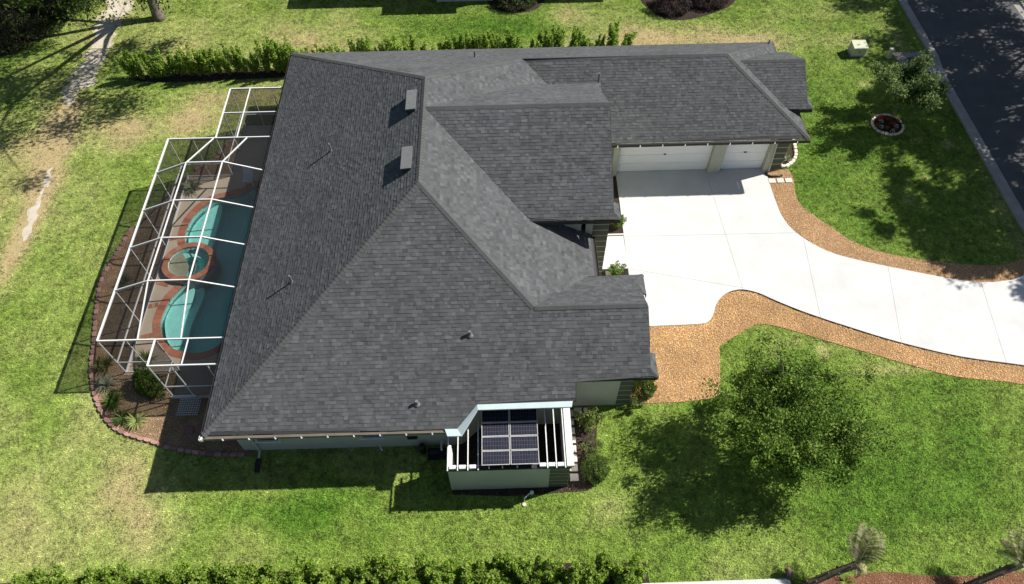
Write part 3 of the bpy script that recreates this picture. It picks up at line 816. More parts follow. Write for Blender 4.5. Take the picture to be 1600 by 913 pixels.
box_part('gutter_cap', M['white'], house, -8.30, -0.16, 2.70, -8.16, 0.02, 2.86)
# downspouts
def downspout(pts, mat):
    m_ = MB()
    for a, c in zip(pts[:-1], pts[1:]): m_.bar(a, c, 0.085, 0.065)
    m_.build('downspout', mat, house, bevel=0.008)
downspout([(-6.95, -0.06, 2.72), (-6.95, 0.52, 2.42), (-6.95, 0.52, 0.12), (-6.95, 0.25, 0.06)], M['stucco'])
downspout([(17.05, 15.02, 2.70), (17.15, 15.38, 2.5), (17.30, 15.40, 0.12)], M['stucco'])

# walls
def wall(*b, mat='stucco', name='wall'): return box_part(name, M[mat], house, *b)
wall(-7.6, 0.6, 0, 0.92, 0.8, 2.86)                 # south
wall(-7.6, 0.8, 0, -7.4, 3.0, 2.86)
wall(-5.2, 3.0, 0, -5.0, 20.0, 2.86)                # back of the lanai
wall(-7.4, 2.9, 0, -5.2, 3.1, 2.84)
wall(-7.6, 20.0, 0, -5.0, 20.2, 2.84)
wall(-7.6, 20.2, 0, -7.4, 22.1, 2.86)
wall(-7.6, 21.9, 0, 17.9, 22.1, 2.84)               # north
for y_ in (3.0, 8.6, 14.3, 19.9): box_part('lanai_column', M['stucco'], house, -7.75, y_-0.15, 0, -7.45, y_+0.15, 2.84)
wm = MB(); wm.prism([(0.92, 0.6), (1.3, 0.6), (2.1, 1.32), (5.6, 1.4), (5.6, 1.6), (2.0, 1.5), (1.25, 0.8), (0.92, 0.8)], 0, 2.86); wm.build('wall', M['stucco'], house)
wall(5.4, 1.6, 0, 5.6, 2.19, 3.3)
wall(5.6, 2.19, 0, 7.75, 2.35, 3.72)                # front wing, south face
wall(7.75, 2.21, 0, 8.3, 2.35, 3.70, name='siding_backing')
wall(8.1, 2.35, 0, 8.3, 5.75, 3.72)
wall(7.0, 5.6, 0, 8.1, 5.75, 3.70)
wall(6.55, 5.6, 0, 6.75, 9.0, 3.30)                 # entrance
wall(4.4, 8.6, 0, 6.55, 8.8, 5.0)
wall(6.75, 8.62, 0, 7.05, 8.8, 5.0)
wall(7.05, 8.64, 0, 7.75, 8.8, 5.0, name='siding_backing')
wall(7.5, 8.8, 0, 7.7, 16.3, 5.0)
wall(4.4, 16.2, 3.3, 7.5, 16.35, 5.0)
gab = MB(); gab.poly([(7.62, 8.6, 5.0), (7.62, 16.3, 5.0), (7.62, 12.458, 7.2)]); gab.build('gable_wall', M['stucco'], house)
gab = MB(); gab.poly([(8.25, 2.3, 3.7), (8.25, 5.7, 3.7), (8.25, 3.869, 4.8)]); gab.build('gable_wall', M['stucco'], house)
wall(7.7, 15.75, 0, 9.27, 15.95, 2.82)              # garage front
wall(9.27, 15.8, 2.42, 17.2, 15.95, 2.82)
wall(8.95, 15.50, 0, 9.27, 15.75, 2.82, name='pier')
wall(14.10, 15.48, 0, 14.72, 15.80, 2.82, name='pier')
wall(17.0, 15.46, 0, 17.28, 15.80, 2.80, name='pier')
wall(17.28, 15.62, 0, 17.95, 15.8, 2.80, name='siding_backing')
wall(17.75, 15.8, 0, 17.95, 16.9, 2.78, name='siding_backing')
wall(17.75, 16.9, 0, 18.4, 17.05, 3.25)
wall(18.2, 17.05, 0, 18.4, 20.6, 3.25)
gab = MB(); gab.poly([(18.35, 17.0, 3.2), (18.35, 20.6, 3.2), (18.35, 18.8, 4.3)]); gab.build('gable_wall', M['stucco'], house)
wall(17.75, 20.6, 0, 17.95, 21.9, 2.8)
# lap siding, board by board
def boards(x0, x1, y, z0, z1, n, facing=-1):
    h = (z1-z0)/n
    for i in range(n):
        b_ = MB(); a = z0+i*h
        ring0 = [(x0, y, a+0.075), (x1, y, a+0.075), (x1, y, a+h), (x0, y, a+h)]
        f = facing*0.035; g = facing*0.008
        ring1 = [(x0, y+g*2, a+0.075), (x1, y+g*2, a+0.075), (x1, y+g, a+h), (x0, y+g, a+h)]
        b_.hexa(ring0, ring1) if facing > 0 else b_.hexa(list(reversed(ring0)), list(reversed(ring1)))
        b_.build('siding_board', M['siding'], house)
boards(7.75, 8.3, 2.208, 0.02, 3.7, 9)
boards(7.05, 7.75, 8.638, 0.02, 4.9, 13)
boards(17.28, 17.95, 15.618, 0.02, 2.8, 7)
# garage doors
def garage_door(x0, x1):
    d = thing('garage_door', (0, 0, 0)); d.parent = house; d.location = (x0, 15.75-11, 0)
    hh = 2.42/4
    for i in range(4):
        b_ = MB(); b_.box(x0+0.01, 15.765, i*hh+0.008, x1-0.01, 15.80, (i+1)*hh-0.008)
        nP = int((x1-x0)/0.6)
        wP = (x1-x0)/nP
        for k in range(nP):
            b_.box(x0+k*wP+0.07, 15.7625, i*hh+0.09, x0+(k+1)*wP-0.07, 15.766, (i+1)*hh-0.09)
        b_.build('door_panel', M['door'], d)
    h = MB(); h.bar(((x0+x1)/2-0.06, 15.735, 1.25), ((x0+x1)/2+0.06, 15.735, 1.25), 0.03, 0.05); h.build('handle', M['black'], d)
garage_door(9.27, 14.10); garage_door(14.72, 17.0)
for x_ in list(np.arange(9.5, 13.9, 0.68)) + list(np.arange(14.95, 16.9, 0.68)):
    box_part('trim_block', M['white'], house, x_-0.09, 15.42, 2.36, x_+0.09, 15.70, 2.46)
# windows on the south wall
def window(x0, x1, z0, z1, y=0.6):
    w = MB()
    w.box(x0-0.05, y-0.03, z0-0.05, x0, y+0.01, z1+0.05); w.box(x1, y-0.03, z0-0.05, x1+0.05, y+0.01, z1+0.05)
    w.box(x0, y-0.03, z1, x1, y+0.01, z1+0.05); 
    fr_ = w.build('window', M['white'], house)
    p_ = MB(); p_.box(x0, y-0.012, z0, x1, y-0.004, z1); p_.build('pane', M['glass'], fr_)
    s_ = MB(); s_.box(x0-0.1, y-0.09, z0-0.08, x1+0.1, y+0.01, z0-0.002); s_.build('sill', M['white'], fr_)
window(-6.8, -5.95, 1.0, 2.1); window(-2.62, -1.85, 1.05, 2.1)
box_part('wall_vent', M['black'], house, -0.85, 0.555, 0.75, -0.45, 0.598, 0.98)
# front door and entrance floor in the recess
box_part('front_door', M['siding'], house, 6.75, 6.6, 0.02, 6.79, 7.6, 2.1)
box_part('porch_slab', M['concrete'], house, 6.75, 5.75, 0, 8.2, 8.6, 0.05)

# string lights
def string_light(p, q, n, label):
    p = Vector(p); q = Vector(q)
    t = thing('string_light', p, label, 'string lights', 'string lights on the gutters')
    c = MB()
    pts = [p.lerp(q, i/(4*n)) - Vector((0, 0, 0.02*math.sin(math.pi*((i/4) % 1)))) for i in range(4*n+1)]
    c.tube(pts, 0.006, 4); c.build('cable', M['black'], t)
    for i in range(n):
        a = p.lerp(q, (i+0.5)/n)
        b_ = MB(); b_.tube([a+Vector((0, 0, 0.01)), a-Vector((0, 0, 0.03)), a-Vector((0, 0, 0.06)), a-Vector((0, 0, 0.10)), a-Vector((0, 0, 0.13))], [0.014, 0.016, 0.034, 0.036, 0.012], 8)
        b_.build('bulb', M['bulb'], t)
string_light((-7.9, -0.15, 2.88), (0.85, -0.15, 2.88), 9, 'row of white bulbs along the brown gutter above the side lawn')
string_light((8.4, 14.79, 2.82), (18.4, 14.79, 2.82), 9, 'row of white bulbs along the black gutter over the garage doors')

# ------------------------------------------------------------------ pool
def offset_loop(loop, d):
    n = len(loop); out = []
    area = sum(loop[i][0]*loop[(i+1) % n][1]-loop[(i+1) % n][0]*loop[i][1] for i in range(n))
    s = 1 if area > 0 else -1
    for i in range(n):
        a, c = loop[i-1], loop[(i+1) % n]
        tx, ty = c[0]-a[0], c[1]-a[1]; L = math.hypot(tx, ty) or 1
        out.append((loop[i][0]+s*ty/L*d, loop[i][1]-s*tx/L*d))
    return out
SPA_C = (-12.0, 10.26); SPA_R = 0.98
spa_in = [(SPA_C[0]+SPA_R*math.cos(a), SPA_C[1]+0.93*SPA_R*math.sin(a)) for a in np.linspace(0, 2*math.pi, 49)[:-1]]
spa_out = [(SPA_C[0]+(SPA_R+0.30)*math.cos(a), SPA_C[1]+(0.93*SPA_R+0.28)*math.sin(a)) for a in np.linspace(0, 2*math.pi, 49)[:-1]]
COPE = offset_loop(POOL, 0.33)
fill_loops('pool_deck', [DECK, COPE], 0.05, M['deck'], thick=0.08, kind='structure')
pool = thing('swimming_pool', (-10.8, 10, 0), 'freeform swimming pool with brick coping inside the screen enclosure', 'swimming pool')
sh = MB()
n = len(POOL)
inner = offset_loop(POOL, -0.35)
for i in range(n):
    j = (i+1) % n
    a, c = POOL[i], POOL[j]; ai, ci = inner[i], inner[j]
    sh.poly([(a[0], a[1], -0.16), (c[0], c[1], -0.16), (c[0], c[1], -0.80), (a[0], a[1], -0.80)])
sh.build('pool_shell', M['poolshell'], pool)
fill_loops('pool_floor', [POOL], -0.80, M['poolshell'], pool)
tl = MB()
for i in range(n):
    j = (i+1) % n; a, c = POOL[i], POOL[j]
    tl.poly([(a[0], a[1], 0.02), (c[0], c[1], 0.02), (c[0], c[1], -0.16), (a[0], a[1], -0.16)])
tl.build('waterline_tile', M['tile'], pool)
def water_body(name, loop, z0, z1, parent):
    b_ = MB(); n_ = len(loop)
    b_.poly([(x, y, z1) for x, y in loop]); b_.poly([(x, y, z0) for x, y in reversed(loop)])
    for i in range(n_):
        a, c = loop[i], loop[(i+1) % n_]
        b_.poly([(a[0], a[1], z0), (c[0], c[1], z0), (c[0], c[1], z1), (a[0], a[1], z1)])
    o = b_.build(name, M['water'], parent)
    bm = bmesh.new(); bm.from_mesh(o.data); bmesh.ops.remove_doubles(bm, verts=bm.verts, dist=1e-5)
    bmesh.ops.triangulate(bm, faces=[f for f in bm.faces if len(f.verts) > 4]); bmesh.ops.recalc_face_normals(bm, faces=bm.faces); bm.to_mesh(o.data); bm.free()
water_body('water', offset_loop(POOL, -0.012), -0.79, -0.07, pool)
# shelf and bench in the shallow curve; shelf edges shaped to the sunlit edge
ben = smooth_line([(-12.62, 7.43), (-12.5, 6.78), (-12.2, 6.1), (-11.75, 5.68), (-11.5, 6.0), (-11.75, 6.6), (-11.85, 7.4), (-11.6, 8.2), (-11.7, 9.1), (-12.4, 8.35)], 4, True)
fill_loops('pool_bench', [ben], -0.30, M['poolshell'], pool, 0.5)
shelf = smooth_line([(-11.85, 14.3), (-12.46, 13.42), (-12.68, 12.55), (-12.56, 11.75), (-12.1, 11.2), (-11.42, 11.35), (-11.36, 12.6), (-11.36, 14.0), (-11.5, 14.45)], 4, True)
fill_loops('pool_shelf', [shelf], -0.34, M['poolshell'], pool, 0.46)
shelf = smooth_line([(-11.75, 5.7), (-11.4, 5.5), (-11.3, 5.7), (-11.4, 7.0), (-11.2, 8.5), (-11.3, 9.2), (-11.8, 9.1), (-12.3, 8.3), (-12.5, 7.4), (-12.3, 6.3)], 4, True)
fill_loops('pool_shelf', [shelf], -0.44, M['poolshell'], pool, 0.36)
BR = [(0.36, 0.135, 0.075), (0.42, 0.17, 0.10), (0.31, 0.115, 0.07), (0.39, 0.185, 0.12)]
def ring_bricks(inner_l, outer_l, z0, z1, parent, name, step=1, cols=BR, skip=None, mat='brick'):
    n = len(inner_l)
    for i in range(0, n, step):
        j = (i+step) % n
        a, c, d, e2 = inner_l[i], inner_l[j], outer_l[j], outer_l[i]
        if skip and skip((a[0]+d[0])/2, (a[1]+d[1])/2): continue
        mx_, my_ = (a[0]+c[0]+d[0]+e2[0])/4, (a[1]+c[1]+d[1]+e2[1])/4
        k = 0.975
        pts = [(mx_+(p[0]-mx_)*k, my_+(p[1]-my_)*k) for p in (a, c, d, e2)]
        b_ = MB(); col = random.choice(cols); f = random.uniform(0.85, 1.15)
        b_.prism(pts, z0, z1+random.uniform(0, 0.004), tuple(x*f for x in col)); b_.build(name, M[mat], parent)
def resample(loop, step):
    pts = loop + [loop[0]]; L = [0]
    for a, c in zip(pts[:-1], pts[1:]): L.append(L[-1]+math.hypot(c[0]-a[0], c[1]-a[1]))
    N = max(8, int(L[-1]/step)); out = []; k = 0
    for i in range(N):
        s = L[-1]*i/N
        while L[k+1] < s: k += 1
        t = (s-L[k])/max(1e-9, L[k+1]-L[k]); out.append((pts[k][0]+t*(pts[k+1][0]-pts[k][0]), pts[k][1]+t*(pts[k+1][1]-pts[k][1])))
    return out
PL2 = resample(POOL, 0.24)
in_spa = lambda x, y: ((x-SPA_C[0])/(SPA_R+0.25))**2+((y-SPA_C[1])/(SPA_R+0.18))**2 < 1
ring_bricks(offset_loop(PL2, -0.02), offset_loop(PL2, 0.33), 0.0, 0.062, pool, 'coping_brick', 1, BR, in_spa)
# brick bands across the deck
for k, (pts) in enumerate(([(-13.4, 9.28), (-12.75, 9.05)], [(-13.4, 7.85), (-12.95, 7.95)], [(-13.3, 6.15), (-12.75, 6.3)], [(-13.4, 11.9), (-12.95, 12.0)], [(-11.0, 15.0), (-10.2, 15.15)])):
    b_ = MB()
    p, q = Vector((*pts[0], 0.056)), Vector((*pts[1], 0.056))
    nb = 3
    for i in range(nb):
        b_ = MB(); b_.bar(p.lerp(q, (i+0.04)/nb), p.lerp(q, (i+0.96)/nb), 0.24, 0.02, col=tuple(x*random.uniform(0.85, 1.15) for x in random.choice(BR))); b_.build('band_brick', M['brick'], pool)

spa = thing('spa', (SPA_C[0], SPA_C[1], 0), 'round raised spa with brick rim at the edge of the pool', 'spa')
ns = len(spa_in)
s_ = MB()
for i in range(ns):
    j = (i+1) % ns
    a, c = spa_out[i], spa_out[j]
    s_.poly([(a[0], a[1], -0.6), (c[0], c[1], -0.6), (c[0], c[1], 0.24), (a[0], a[1], 0.24)])
s_.build('spa_wall', M['tile'], spa)
s_ = MB()
for i in range(ns):
    j = (i+1) % ns
    a, c = spa_in[i], spa_in[j]
    s_.poly([(c[0], c[1], -0.42), (a[0], a[1], -0.42), (a[0], a[1], 0.24), (c[0], c[1], 0.24)])
    am, cm = [(SPA_C[0]+(p[0]-SPA_C[0])*0.62, SPA_C[1]+(p[1]-SPA_C[1])*0.62) for p in (a, c)]
    if SPA_C[1]-0.2 < (a[1]+c[1])/2:
        s_.poly([(a[0], a[1], -0.06), (c[0], c[1], -0.06), (cm[0], cm[1], -0.06), (am[0], am[1], -0.06)])
        s_.poly([(am[0], am[1], -0.06), (cm[0], cm[1], -0.06), (cm[0], cm[1], -0.42), (am[0], am[1], -0.42)])
s_.build('spa_seat', M['poolshell'], spa)
fill_loops('spa_floor', [spa_in], -0.42, M['poolshell'], spa)
water_body('spa_water', [(SPA_C[0]+(x-SPA_C[0])*0.985, SPA_C[1]+(y-SPA_C[1])*0.985) for x, y in spa_in], -0.41, 0.17, spa)
ring_bricks([spa_in[i] for i in range(0, 48, 2)], [spa_out[i] for i in range(0, 48, 2)], 0.22, 0.30, spa, 'coping_brick')

# ------------------------------------------------------------------ screen enclosure
cage = thing('screen_enclosure', (-10.8, 10, 0), 'white framed screen enclosure over the pool', 'pool enclosure')
XW, XE, ZE = -13.45, -8.27, 2.72
KW, KE, KZ = -11.77, -10.05, 3.37
YB = [4.37, 6.87, 9.2, 11.4, 13.8, 16.15]
def beam(p, q, w=0.06, h=0.10, name='beam'):
    m_ = MB(); m_.bar(p, q, w*0.70, h*0.72); return m_.build(name, M['white'], cage)
def panel(*pts):
    m_ = MB(); m_.poly(pts); return m_.build('screen_panel', M['screen'], cage)
beam((XW, YB[0], ZE), (XW, YB[-1], ZE), 0.09, 0.13)
beam((XW, YB[0], ZE+0.004), (XE, YB[0], ZE+0.004), 0.07, 0.11)
beam((XW, YB[-1], ZE+0.003), (XE, YB[-1], ZE+0.003), 0.07, 0.11)
prof = lambda y: [(XW, y, ZE), (KW, y, KZ), (KE, y, KZ), (XE, y, ZE)]
for y in YB[1:-1]:
    pr = prof(y)
    for a, c in zip(pr[:-1], pr[1:]): beam(a, c, 0.065, 0.13)
for (xk) in (KW, KE):
    for y0, y1 in zip(YB[1:-2], YB[2:-1]): beam((xk, y0, KZ+0.005), (xk, y1, KZ+0.005), 0.06, 0.09)
    beam((xk-(0.05 if xk == KW else 0.0), YB[0], ZE), (xk, YB[1], KZ), 0.06, 0.09)
    beam((xk+(0.6 if xk == KW else 0.55), YB[-1], ZE), (xk, YB[-2], KZ), 0.06, 0.09)
for y0, y1 in zip(YB[1:-2], YB[2:-1]):
    a, c = prof(y0), prof(y1)
    for k in range(3): panel(a[k], a[k+1], c[k+1], c[k])
s0 = [(XW, YB[0], ZE), (KW, YB[0], ZE), (KE, YB[0], ZE), (XE, YB[0], ZE)]; s1 = prof(YB[1])
n0 = [(XW, YB[-1], ZE), (KW+0.6, YB[-1], ZE), (KE+0.55, YB[-1], ZE), (XE, YB[-1], ZE)]; n1 = prof(YB[-2])
for k in range(3):
    panel(s0[k], s0[k+1], s1[k+1], s1[k]); panel(n1[k], n1[k+1], n0[k+1], n0[k])
# west wall
for y in YB:
    beam((XW, y, ZE), (XW, y, 0.05), 0.06, 0.06, 'post')
beam((XW, YB[0], 0.09), (XW, YB[-1], 0.09), 0.11, 0.10, 'rail'); beam((XW, YB[0], 0.95), (XW, YB[-1], 0.95), 0.08, 0.07, 'rail')
for y0, y1 in zip(YB[:-1], YB[1:]):
    panel((XW, y0, 0.1), (XW, y1, 0.1), (XW, y1, ZE), (XW, y0, ZE))
# north wall with its northern bay
NX, NY = -11.08, 19.9
for x in (XW+1.2, NX): beam((x, YB[-1], ZE), (x, YB[-1], 0.05), 0.05, 0.05, 'post')
beam((XW, YB[-1], 0.09), (NX, YB[-1], 0.09), 0.05, 0.08, 'rail'); beam((XW, YB[-1], 0.95), (NX, YB[-1], 0.95), 0.04, 0.06, 'rail')
panel((XW, YB[-1], 0.1), (NX, YB[-1], 0.1), (NX, YB[-1], ZE), (XW, YB[-1], ZE))
beam((NX, YB[-1], ZE), (NX, NY, ZE), 0.08, 0.11); beam((NX, NY, ZE), (XE, NY, ZE), 0.08, 0.11)
beam((-10.02, YB[-1], ZE+0.01), (-10.02, NY, ZE+0.01), 0.06, 0.09); beam((NX, 18.02, ZE-0.01), (XE, 18.02, ZE-0.01), 0.06, 0.09)
for (x0, x1) in ((NX, -10.02), (-10.02, XE)):
    for (y0, y1) in ((YB[-1], 18.02), (18.02, NY)): panel((x0, y0, ZE), (x1, y0, ZE), (x1, y1, ZE), (x0, y1, ZE))
for (x, y) in ((NX, NY), (NX, 18.02), (-10.02, NY), (-8.9, NY)): beam((x, y, ZE), (x, y, 0.05), 0.05, 0.05, 'post')
for z in (0.09, 0.95):
    beam((NX, YB[-1], z), (NX, NY, z), 0.045, 0.07, 'rail'); beam((NX, NY, z), (XE+0.5, NY, z), 0.045, 0.07, 'rail')
panel((NX, YB[-1], 0.1), (NX, NY, 0.1), (NX, NY, ZE), (NX, YB[-1], ZE)); panel((NX, NY, 0.1), (XE+0.5, NY, 0.1), (XE+0.5, NY, ZE), (NX, NY, ZE))
# south wall and the southern bay by the house
SX, SY = -11.1, 3.14
for x in (-12.3, SX): beam((x, YB[0], ZE), (x, YB[0], 0.05), 0.05, 0.05, 'post')
for z in (0.09, 0.95): beam((XW, YB[0], z), (SX, YB[0], z), 0.045, 0.07, 'rail')
panel((XW, YB[0], 0.1), (SX, YB[0], 0.1), (SX, YB[0], ZE), (XW, YB[0], ZE))
beam((SX, YB[0], ZE), (SX, SY, ZE), 0.08, 0.11); beam((SX, SY, ZE), (XE, SY, ZE), 0.07, 0.10)
beam((-9.75, YB[0], ZE), (-9.75, SY, ZE), 0.05, 0.09)
panel((SX, SY, ZE), (-9.75, SY, ZE), (-9.75, YB[0], ZE), (SX, YB[0], ZE)); panel((-9.75, SY, ZE), (XE, SY, ZE), (XE, YB[0], ZE), (-9.75, YB[0], ZE))
for x in (SX, -10.2, -8.75): beam((x, SY, ZE), (x, SY, 0.05), 0.06, 0.06, 'post')
for z in (0.95,): beam((SX, SY, z), (-7.8, SY, z), 0.045, 0.07, 'rail'); beam((SX, SY, z), (SX, YB[0], z), 0.045, 0.07, 'rail')
beam((SX-0.1, SY-0.03, 0.10), (-10.1, SY-0.03, 0.10), 0.10, 0.16, 'kick_plate')
panel((SX, SY, 0.1), (-7.8, SY, 0.1), (-7.8, SY, ZE), (SX, SY, ZE)); panel((SX, SY, 0.1), (SX, YB[0], 0.1), (SX, YB[0], ZE), (SX, SY, ZE))

# lattice screens leaning in the bed
def lattice(x0, x1, y0, y1, label):
    t = thing('lattice_panel', ((x0+x1)/2, y0, 0.03), label, 'lattice')
    n = max(4, int((x1-x0)/0.09)); k = max(4, int((y1-y0)/0.09))
    for i in range(n+1):
        x = x0+(x1-x0)*i/n; m_ = MB(); m_.bar((x, y0, 0.06), (x+0.05, y1, 0.14), 0.012, 0.01); m_.build('lattice_slat', M['pvc'], t)
    for i in range(k+1):
        f = i/k; y = y0+(y1-y0)*f; m_ = MB(); m_.bar((x0, y, 0.072+0.08*f), (x1, y, 0.072+0.08*f), 0.018, 0.01); m_.build('lattice_slat', M['pvc'], t)
lattice(-10.75, -9.9, 2.25, 2.95, 'grey lattice panel lying below the pool enclosure corner')

# ------------------------------------------------------------------ equipment enclosure with solar panels
shed = thing('equipment_enclosure', (3.2, -0.2, 0), 'sage stucco side enclosure with open white rafters below the solar panels', 'enclosure')
SY0, SH = -1.313, 2.20
box_part('wall', M['stucco'], shed, 0.90, SY0, 0, 4.72, SY0+0.14, SH)
box_part('siding_backing', M['stucco'], shed, 4.72, SY0+0.02, 0, 5.46, SY0+0.14, SH)
h = SH/6
for i in range(6):
    b_ = MB(); a = 0.02+i*h
    b_.hexa([(4.72, SY0+0.018, a), (5.48, SY0+0.018, a), (5.48, SY0+0.018, a+h-0.075), (4.72, SY0+0.018, a+h-0.075)][::-1],
            [(4.72, SY0+0.004, a), (5.48, SY0+0.004, a), (5.48, SY0+0.010, a+h-0.075), (4.72, SY0+0.010, a+h-0.075)][::-1])
    b_.build('siding_board', M['siding'], shed)
box_part('wall', M['door'], shed, 0.90, SY0+0.14, 0, 1.02, -0.35, SH-0.02)
box_part('wall', M['door'], shed, 5.34, SY0+0.14, 0, 5.46, 1.4, SH-0.02)
box_part('floor', M['mulch_dark'], shed, 1.02, SY0+0.14, 0, 5.34, 1.38, 0.05)
# parapet coping that follows the cut in the roof
cp = MB()
ctop = [(0.83, -0.01, 2.905), (0.94, -0.30, 2.905), (1.47, -0.30, 2.905), (2.08, 0.53, 3.33), (5.59, 0.54, 3.345), (5.64, 0.775, 3.355), (2.06, 0.745, 3.34), (1.30, -0.01, 2.905)]
quads = [(0, 1, 2, 7), (7, 2, 3, 6), (6, 3, 4, 5)]
for q in quads:
    tp = [ctop[k] for k in q]
    cp.hexa([(x, y, z-0.07) for x, y, z in tp], tp)
cp.build('parapet_coping', M['coping_paint'], shed)
for x in (0.92, 1.29, 1.67, 2.05, 4.62, 4.95, 5.28):
    y1 = 0.0 if x < 1.45 else (0.4 if x < 1.7 else (0.9 if x < 2.1 else 1.0))
    m_ = MB(); m_.box(x-0.020, SY0-0.10, SH+0.08, x+0.020, y1, SH+0.14); m_.build('rafter', M['pvc'], shed)
m_ = MB(); m_.box(5.34, SY0-0.04, SH+0.0, 5.60, 1.0, SH+0.15); m_.build('end_beam', M['white'], shed)
m_ = MB(); m_.box(0.86, SY0-0.06, SH-0.06, 5.52, SY0+0.10, SH+0.018); m_.build('wall_plate', M['fascia'], shed)  # plate coloured dark to stand in for the shadow line at the wall top
for x in (1.1, 1.47, 1.85, 4.45, 4.78, 5.12): box_part('blocking', M['pvc'], shed, x-0.12, SY0-0.02, SH+0.02, x+0.12, SY0+0.12, SH+0.12)
for x in (2.45, 2.95, 3.5, 4.05): box_part('rafter', M['pvc'], shed, x-0.022, SY0-0.02, SH+0.02, x+0.022, 0.82, SH+0.14)
rows = ['topmost row against the roof', 'second row from the roof', 'third row from the roof', 'bottom row over the stucco wall']
cm = None
for c_, (x0, x1) in enumerate(((2.19, 3.235), (3.265, 4.31))):
    for r_ in range(4):
        y1 = 0.93-r_*0.565; y0 = y1-0.545
        cx_, cy_, cz_ = (x0+x1)/2, (y0+y1)/2, SH+0.30
        t = thing('solar_panel', (cx_, cy_, cz_), 'solar panel in the %s column, %s' % ('left' if c_ == 0 else 'right', rows[r_]), 'solar panel', 'solar panels on the side enclosure')
        t.rotation_euler = (random.uniform(-0.012, 0.012), random.uniform(-0.012, 0.012), random.uniform(-0.008, 0.008))
        fr_ = MB(); w, d = (x1-x0)/2, (y1-y0)/2
        fr_.box(-w, -d, -0.02, w, -d+0.022, 0.02); fr_.box(-w, d-0.022, -0.02, w, d, 0.02)
        fr_.box(-w, -d+0.022, -0.02, -w+0.022, d-0.022, 0.02); fr_.box(w-0.022, -d+0.022, -0.02, w, d-0.022, 0.02)
        o = fr_.build('frame', M['aframe']); o.parent = t
        g = MB(); g.box(0, 0, 0, 2*w-0.044, 2*d-0.044, 0.012)
        o = g.build('cell_sheet', M['cells']); o.parent = t; o.location = (-w+0.022, -d+0.022, 0.0)

# ------------------------------------------------------------------ foliage
def leaf_mesh(name, C, size, cols, up=0.35, aspect=0.5, jitter=0.25):
    """one diamond leaf at each centre C (n,3)"""
    n = len(C)
    d = rng.normal(0, 1, (n, 3)); d[:, 2] += 0.2; d /= np.linalg.norm(d, axis=1)[:, None]
    nn = rng.normal(0, 1, (n, 3)); nn[:, 2] = np.abs(nn[:, 2]) + up*2; nn /= np.linalg.norm(nn, axis=1)[:, None]
    s = np.cross(d, nn); s /= np.linalg.norm(s, axis=1)[:, None]+1e-9
    L = rng.uniform(size*0.7, size*1.3, n)[:, None]
    V = np.stack([C-d*L*0.5, C+s*L*aspect*0.5+nn*L*0.08, C+d*L*0.5, C-s*L*aspect*0.5+nn*L*0.08], 1).reshape(-1, 3)
    F = np.arange(4*n).reshape(-1, 4)
    cols = np.array(cols); c = cols[rng.integers(0, len(cols), n)]*rng.uniform(1-jitter, 1+jitter, n)[:, None]
    return fast_mesh(name, V, F, c)

def shrub_points(n, h, r, stems, shape='column', spike=0.35):
    """leaf centres of a shrub with several upright stems"""
    out = []; st = []
    for k in range(stems):
        a = random.uniform(0, 2*math.pi); q = r*math.sqrt(random.random())*0.75
        hh = h*random.uniform(1-spike, 1.0)
        bx, by = q*math.cos(a)*0.35, q*math.sin(a)*0.35
        tx, ty = q*math.cos(a)*1.15, q*math.sin(a)*1.15
        st.append(((bx, by), (tx, ty), hh))
        m_ = n//stems
        t = rng.beta(1.6, 1.15, m_)
        rad = r*0.42*(1-0.62*t)*(0.45+0.55*np.minimum(1, t*4))
        aa = rng.uniform(0, 2*np.pi, m_); rr = rad*np.sqrt(rng.random(m_))
        out.append(np.stack([bx+(tx-bx)*t+rr*np.cos(aa), by+(ty-by)*t+rr*np.sin(aa), 0.12+t*(hh-0.12)], 1))
    return np.concatenate(out), st

def dome_points(n, rx, ry, h, z0=0.0, shell=0.65, lump=0.16):
    d = rng.normal(0, 1, (n, 3)); d[:, 2] = np.abs(d[:, 2]); d /= np.linalg.norm(d, axis=1)[:, None]
    ph = np.arctan2(d[:, 1], d[:, 0])
    lum = 1+lump*np.sin(ph*3+1.1+d[:, 2]*5)*np.cos(d[:, 2]*4+ph)+lump*0.6*np.sin(ph*7+d[:, 2]*9)
    q = (shell+(1-shell)*rng.random(n)**0.6)*lum
    return np.stack([d[:, 0]*rx*q, d[:, 1]*ry*q, z0+d[:, 2]*h*q], 1)

